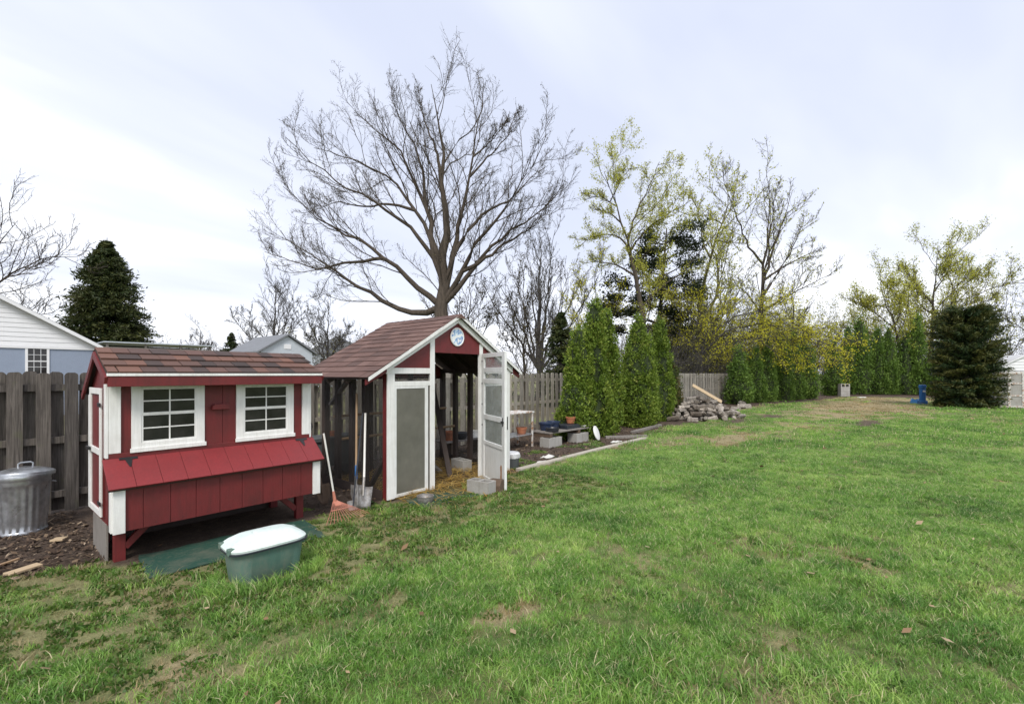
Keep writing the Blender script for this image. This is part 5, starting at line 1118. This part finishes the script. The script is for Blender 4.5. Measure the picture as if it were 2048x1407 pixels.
PC = [(1.9, 11.6, 1.0, .6), (.1, 11.2, .9, .6), (2.4, 10.6, .9, .5), (-.6, 10.2, .8, .5), (1.0, 10.6, .9, .5), (-1.4, 9.2, .8, .5), (.2, 9.4, 1.0, .5), (1.9, 9.3, 1.0, .5), (-2.2, 8.2, .8, .5), (-.6, 8.3, 1.0, .5), (1.0, 8.2, 1.0, .5), (2.5, 8.2, .8, .5), (-2.8, 7.0, .9, .4), (-1.0, 7.0, 1.0, .5), (.8, 7.1, 1.0, .5), (2.2, 7.0, .9, .5), (-3.6, 6.2, .8, .35), (-1.8, 5.9, 1.0, .4), (.2, 6.0, 1.0, .4), (1.8, 5.8, .9, .4), (-2.4, 4.9, 1.0, .35), (-.4, 4.8, 1.0, .4), (1.4, 4.7, .9, .4)]
clump_tree('pine_tree', 'irregular dark pine with black green clumps behind the maples', (30.88, 12.94), PC, 'pine_leaf', 12, [(.3, -.2), (.2, 4), (.5, 8), (.8, 11.8)])
# brush beyond the fence: low tangled mass nobody could count
r = np.random.default_rng(90); nb_ = 900
bu = np.concatenate([r.uniform(20, 62, nb_), r.uniform(56, 66, 350), r.uniform(10, 24, 160)]); bv = np.concatenate([9.2 + r.random(nb_) ** 1.4 * 9, r.uniform(-14, 8, 350), r.uniform(24, 40, 160)]); nbt = len(bu)
P0 = np.stack([bu, bv, np.zeros(nbt)], 1); hgt = r.uniform(1.6, 4.2, nbt); d0 = nrm(np.stack([r.normal(0, .35, nbt), r.normal(0, .35, nbt), np.ones(nbt)], 1))
P = np.stack([P0 + d0 * hgt[:, None] * s_ + np.array([0, 0, 0]) for s_ in np.linspace(0, 1, 6)], 1); P[:, 1:] += r.normal(0, .1, P[:, 1:].shape)
Rd = np.repeat(np.full((nbt, 1), .018), 6, 1) * np.linspace(1, .4, 6)
P1, R1 = spawn(r, P, Rd, 7, .15, 1, .7, .5, 5, .1, .25, .7, .007); P2, R2 = spawn(r, P1, R1, 4, .2, 1, .7, .5, 3, .05, .25, .7, .006)
Vs = []; Fs = []; off = 0
for (P_, R_) in ((P, Rd), (P1, R1), (P2, R2)):
    V, Fq = tubes(P_, R_, 3); Vs.append(V); Fs.append(Fq + off); off += len(V)
nt2 = 620; bu = np.concatenate([r.uniform(40, 66, 380), r.uniform(33, 48, 240)]); bv = np.concatenate([r.uniform(-7, 12, 380), r.uniform(10, 16, 240)]); okk = ~((bu < 55.5) & (bv < 9.2)); bu = bu[okk]; bv = bv[okk]; nt2 = len(bu)
d0 = nrm(np.stack([r.normal(0, .25, nt2), r.normal(0, .25, nt2), np.ones(nt2)], 1)); hgt = np.where(bu > 52, r.uniform(5.0, 9.5, nt2), r.uniform(3.0, 7.0, nt2))
Q0 = np.stack([np.stack([bu, bv, 0 * bu], 1) + d0 * hgt[:, None] * s_ for s_ in np.linspace(0, 1, 6)], 1); Q0[:, 1:] += r.normal(0, .15, Q0[:, 1:].shape)
QR = np.full((nt2, 6), .03) * np.linspace(1, .4, 6); Q1, QR1 = spawn(r, Q0, QR, 8, .15, 1, .6, .4, 5, .12, .2, .7, .01); Q2, QR2 = spawn(r, Q1, QR1, 5, .2, 1, .7, .5, 3, .08, .25, .7, .009)
for (P_, R_) in ((Q0, QR), (Q1, QR1), (Q2, QR2)):
    V, Fq = tubes(P_, R_, 3); Vs.append(V); Fs.append(Fq + off); off += len(V)
br = tag(link('undergrowth', np_mesh('undergrowth', np.concatenate(Vs), [np.concatenate(Fs)], 'bark_grey')), 'tangled brown undergrowth beyond the fence', 'undergrowth', kind='stuff')
sel = r.random(len(P2)) < .55
V, Fq = leaves_on(r, Q2, 2.6, (.1, .22), .16); link('shrub_leaves', np_mesh('shrub_leaves', V, Fq, 'olive_leaf', np.repeat(r.random(len(Fq)), 4)), br)
V, Fq = leaves_on(r, P2[sel], 1, (.06, .16), .06); o = link('undergrowth_leaves', np_mesh('undergrowth_leaves', V, Fq, 'brush_leaf', np.repeat(r.random(len(Fq)), 4)), br)

# ------------------------------------------------------------------ neighbouring buildings
hs = thing('house', 'blue grey stucco house with white gable siding behind the fence', 'house', (4.0, 28.0, 0))
MB().box(-9, 0, 0, 8, 0, 3.0).build('wall', 'house_stucco', hs)
bxs = 2.95
for i in range(14):
    z0 = 2.96 + i * .19; z1 = z0 + .188; xr_ = .25 - (z0 - 2.96) / .62; xl = -9.25 + (z0 - 2.96) / .62
    xr2 = .25 - (z1 - 2.96) / .62; xl2 = -9.25 + (z1 - 2.96) / .62
    if xr2 - xl2 < .2: break
    MB().add([(xl, -.03, z0), (xr_, -.03, z0), (xr2, -.012, z1), (xl2, -.012, z1), (xl, .02, z0), (xr_, .02, z0), (xr2, .02, z1), (xl2, .02, z1)], [(0, 1, 2, 3), (7, 6, 5, 4), (0, 4, 5, 1), (1, 5, 6, 2), (2, 6, 7, 3), (3, 7, 4, 0)]).build('siding_board', 'white_siding', hs)
hr = link('roof', None, hs)
for sgn in (1, -1):
    xe = -4.5 + sgn * 4.85; zr = 2.96 + 4.75 * .62; ze = 2.90
    MB().add([(-4.5, -.3, zr), (xe, -.3, ze), (xe, 8.3, ze), (-4.5, 8.3, zr), (-4.5, -.3, zr + .12), (xe, -.3, ze + .12), (xe, 8.3, ze + .12), (-4.5, 8.3, zr + .12)], [(0, 3, 2, 1), (4, 5, 6, 7), (0, 1, 5, 4), (1, 2, 6, 5), (2, 3, 7, 6), (3, 0, 4, 7)]).build('roof_slope', 'roof_dark', hr)
    MB().add([(-4.5, -.33, zr - .06), (xe, -.33, ze - .06), (xe, -.305, ze - .06), (-4.5, -.305, zr - .06), (-4.5, -.33, zr + .1), (xe, -.33, ze + .1), (xe, -.305, ze + .1), (-4.5, -.305, zr + .1)], [(0, 3, 2, 1), (4, 5, 6, 7), (0, 1, 5, 4), (1, 2, 6, 5), (2, 3, 7, 6), (3, 0, 4, 7)]).build('rake_board', 'white_siding', hr)
MB().tube([(.34, -.1, 2.98), (.3, -.1, 2.8), (.08, -.06, 2.6), (.06, -.06, .1)], .045, 8).build('downspout', 'white_siding', hs, smooth=True)
bx('frieze', 'white_siding', hs, -9.2, .2, -.05, -.001, 2.86, 2.955)
wn = link('window', None, hs, (-2.12, -.002, 1.72)); ww, wh = .72, 1.22
MB().box(0, .08, -.03, 0, 0, wh).box(ww - .08, ww, -.03, 0, 0, wh).box(.08, ww - .08, -.03, 0, 0, .08).box(.08, ww - .08, -.03, 0, wh - .08, wh).box(.08, ww - .08, -.026, 0, wh / 2 - .02, wh / 2 + .02).build('frame', 'white_siding', wn)
MB().box(ww / 3 + .01, ww / 3 + .025, -.02, -.0, .08, wh - .08).box(ww * 2 / 3 - .025, ww * 2 / 3 - .01, -.02, 0, .08, wh - .08).box(.08, ww - .08, -.018, 0, wh * .3 - .008, wh * .3 + .008).box(.08, ww - .08, -.018, 0, wh * .72 - .008, wh * .72 + .008).build('muntin', 'white_siding', wn)
MB().box(.08, ww - .08, -.008, -.002, .08, wh - .08).build('pane', 'pane_dark', wn)
pc = thing('patio_cover', 'flat dark patio roof beside the blue grey house', 'patio cover', (4.3, 27.5, 0))
MB().box(0, 4.4, 0, 3, 3.22, 3.27).build('roof_sheet', 'pale_shed', pc); bx('beam', 'grey_board', pc, 0, 4.4, .1, .2, 2.92, 3.02); bx('fascia', 'roof_dark', pc, 0, 4.4, 2.8, 2.95, 3.02, 3.2)
for x in (.1, 1.5, 2.9, 4.2):
    bx('post', 'grey_board', pc, x, x + .1, .1, .2, 0, 2.919); bx('roof_strut', 'grey_board', pc, x, x + .08, .11, .19, 3.021, 3.219)
sh = thing('garden_shed', 'pale grey gabled shed behind the fence between coop and run', 'shed', (9.07, 20.0, 0))
MB().prism([(-1.08, 0), (1.08, 0), (1.08, 2.72), (0, 3.4), (-1.08, 2.72)], 0, 3.2).build('wall', 'pale_shed', sh)
for i in range(7): MB().box(-1.08 + i * .31, -1.065 + i * .31, -.012, -.001, 0, 2.7).build('batten', 'pale_shed', sh)
sr = link('roof', None, sh)
for sgn in (-1, 1): MB().add([(0, -.12, 3.43), (sgn * 1.25, -.12, 2.65), (sgn * 1.25, 3.35, 2.65), (0, 3.35, 3.43), (0, -.12, 3.5), (sgn * 1.25, -.12, 2.72), (sgn * 1.25, 3.35, 2.72), (0, 3.35, 3.5)], [(0, 3, 2, 1), (4, 5, 6, 7), (0, 1, 5, 4), (1, 2, 6, 5), (2, 3, 7, 6), (3, 0, 4, 7)]).build('roof_slope', 'roof_grey', sr)
bx('vent', 'white_siding', sh, -.15, .15, -.02, -.001, 2.85, 3.05)
dh = thing('house', 'far house with grey roof glimpsed beside the run roof', 'house', (34.0, 60, 0), R(-40))
MB().box(-4, 4, 0, 7, 0, 4.6).build('wall', 'pale_shed', dh); MB().prism([(-4.4, 4.6), (4.4, 4.6), (0, 7.0)], -.4, 7.4).build('roof', 'roof_grey', dh)
for x in (-2.2, 1.2): bx('window', 'pane_dark', dh, x, x + 1, -.03, -.001, 2.6, 3.9)
rh = thing('house', 'pale house with dark roof behind the yew at right edge', 'house', (66, -17.5, 0), R(-60))
MB().box(-4, 6, 0, 8, 0, 5.2).build('wall', 'white_siding', rh); MB().prism([(-4.5, 5.2), (6.5, 5.2), (1, 8.4)], -.5, 8.5).build('roof', 'roof_dark', rh)
for x in (-2.4, .5, 3): bx('window', 'pane_dark', rh, x, x + 1, -.03, -.001, 2.8, 4.2)
# right hand shed with weathered doors; faces the camera side
rs = thing('weathered_shed', 'white sided shed with weathered grey panel doors at right edge', 'shed', (35.0, -3.72, 0), R(-72))
SW = 2.6; HW = 1.95
MB().prism([(0, 0), (SW, 0), (SW, HW), (0, HW)], .03, 1.6).build('wall', 'white_siding', rs)
for i in range(5):
    z0 = HW + .02 + i * .15; z1 = z0 + .148; ins = lambda z: max(0, (z - HW - .02)) / .58 - .06
    if SW - 2 * ins(z1) < .1: break
    MB().add([(ins(z0), -.01, z0), (SW - ins(z0), -.01, z0), (SW - ins(z1), .012, z1), (ins(z1), .012, z1), (ins(z0), .04, z0), (SW - ins(z0), .04, z0), (SW - ins(z1), .04, z1), (ins(z1), .04, z1)], [(0, 1, 2, 3), (7, 6, 5, 4), (0, 4, 5, 1), (1, 5, 6, 2), (2, 6, 7, 3), (3, 7, 4, 0)]).build('siding_board', 'white_siding', rs)
for sgn in (-1, 1):
    c_ = SW / 2; xe = c_ + sgn * (c_ + .12); zt = HW + .02 + SW / 2 * .58
    MB().add([(c_, -.1, zt), (xe, -.1, HW - .05), (xe, 1.7, HW - .05), (c_, 1.7, zt), (c_, -.1, zt + .07), (xe, -.1, HW + .02), (xe, 1.7, HW + .02), (c_, 1.7, zt + .07)], [(0, 3, 2, 1), (4, 5, 6, 7), (0, 1, 5, 4), (1, 2, 6, 5), (2, 3, 7, 6), (3, 0, 4, 7)]).build('roof_slope', 'white_siding', rs)
for i in range(2):
    x0 = .08 + i * 1.23; dd = link('door', MB().box(x0, x0 + 1.2, -.005, .029, .05, 1.9).mesh('door', 'concrete'), rs)
    for za, zb in ((.05, .13), (.62, .7), (1.25, 1.33), (1.78, 1.9)): bx('door_rail', 'rust_white', dd, x0 + .1, x0 + 1.1, -.03, -.0055, za, zb)
    for xa in (x0, x0 + .55, x0 + 1.1): bx('door_stile', 'rust_white', dd, xa, xa + .1, -.033, -.0055, .05, 1.9)
# things at the back of the lawn
cb_ = thing('block_pier', 'upright grey concrete block pier with two square holes before the hedge', 'concrete block', (45.4, 3.33, 0), R(-50))
m = MB().box(-.36, .36, 0, .36, 0, .76); m.box(-.36, .36, 0, .36, .955, 1.0)
for x0, x1 in ((-.36, -.27), (-.045, .045), (.27, .36)): m.box(x0, x1, 0, .36, .76, .955)
m.build('block_stack', 'concrete', cb_)
for z in (.25, .5): MB().box(-.355, .355, -.004, -.001, z - .006, z + .006).build('joint', 'stone_white', cb_)
bp_ = thing('blue_post', 'blue plastic play post standing beside the dark yew', 'post', (36.6, -1.02, 0), R(-50))
bx('base', 'blue_plastic', bp_, -.2, .2, -.15, .15, 0, .22, .03); bx('column', 'blue_plastic', bp_, -.13, .13, -.1, .1, .22, .95, .03); bx('head', 'blue_plastic', bp_, -.16, .15, -.12, .12, .95, 1.15, .04); bx('label_plate', 'white_paint', bp_, -.08, .1, -.106, -.101, .72, .82)
r = random.Random(4); m = MB(); n = 14
m.add([(.42 * r.uniform(.7, 1.2) * math.cos(a * 6.283 / n), .26 * r.uniform(.7, 1.2) * math.sin(a * 6.283 / n), 0) for a in range(n)] + [(.28 * math.cos(a * 6.283 / n), .16 * math.sin(a * 6.283 / n), r.uniform(.14, .3)) for a in range(n)], [tuple(range(n))[::-1], tuple(range(n, 2 * n))] + [(a, (a + 1) % n, (a + 1) % n + n, a + n) for a in range(n)])
tagged(m.build('blue_bundle', 'blue_tarp', None, loc=(37.6, -.75, 0), rot=(0, 0, R(-50))), 'crumpled blue tarp lying left of the blue post', 'tarp')
tagged(MB().box(-.3, .3, -.1, .1, 0, .06).build('white_scrap', 'white_paint', None, .01, loc=(43.5, 2.2, 0), rot=(0, 0, R(-40))), 'small white scrap on the mulch before the back hedge', 'scrap')
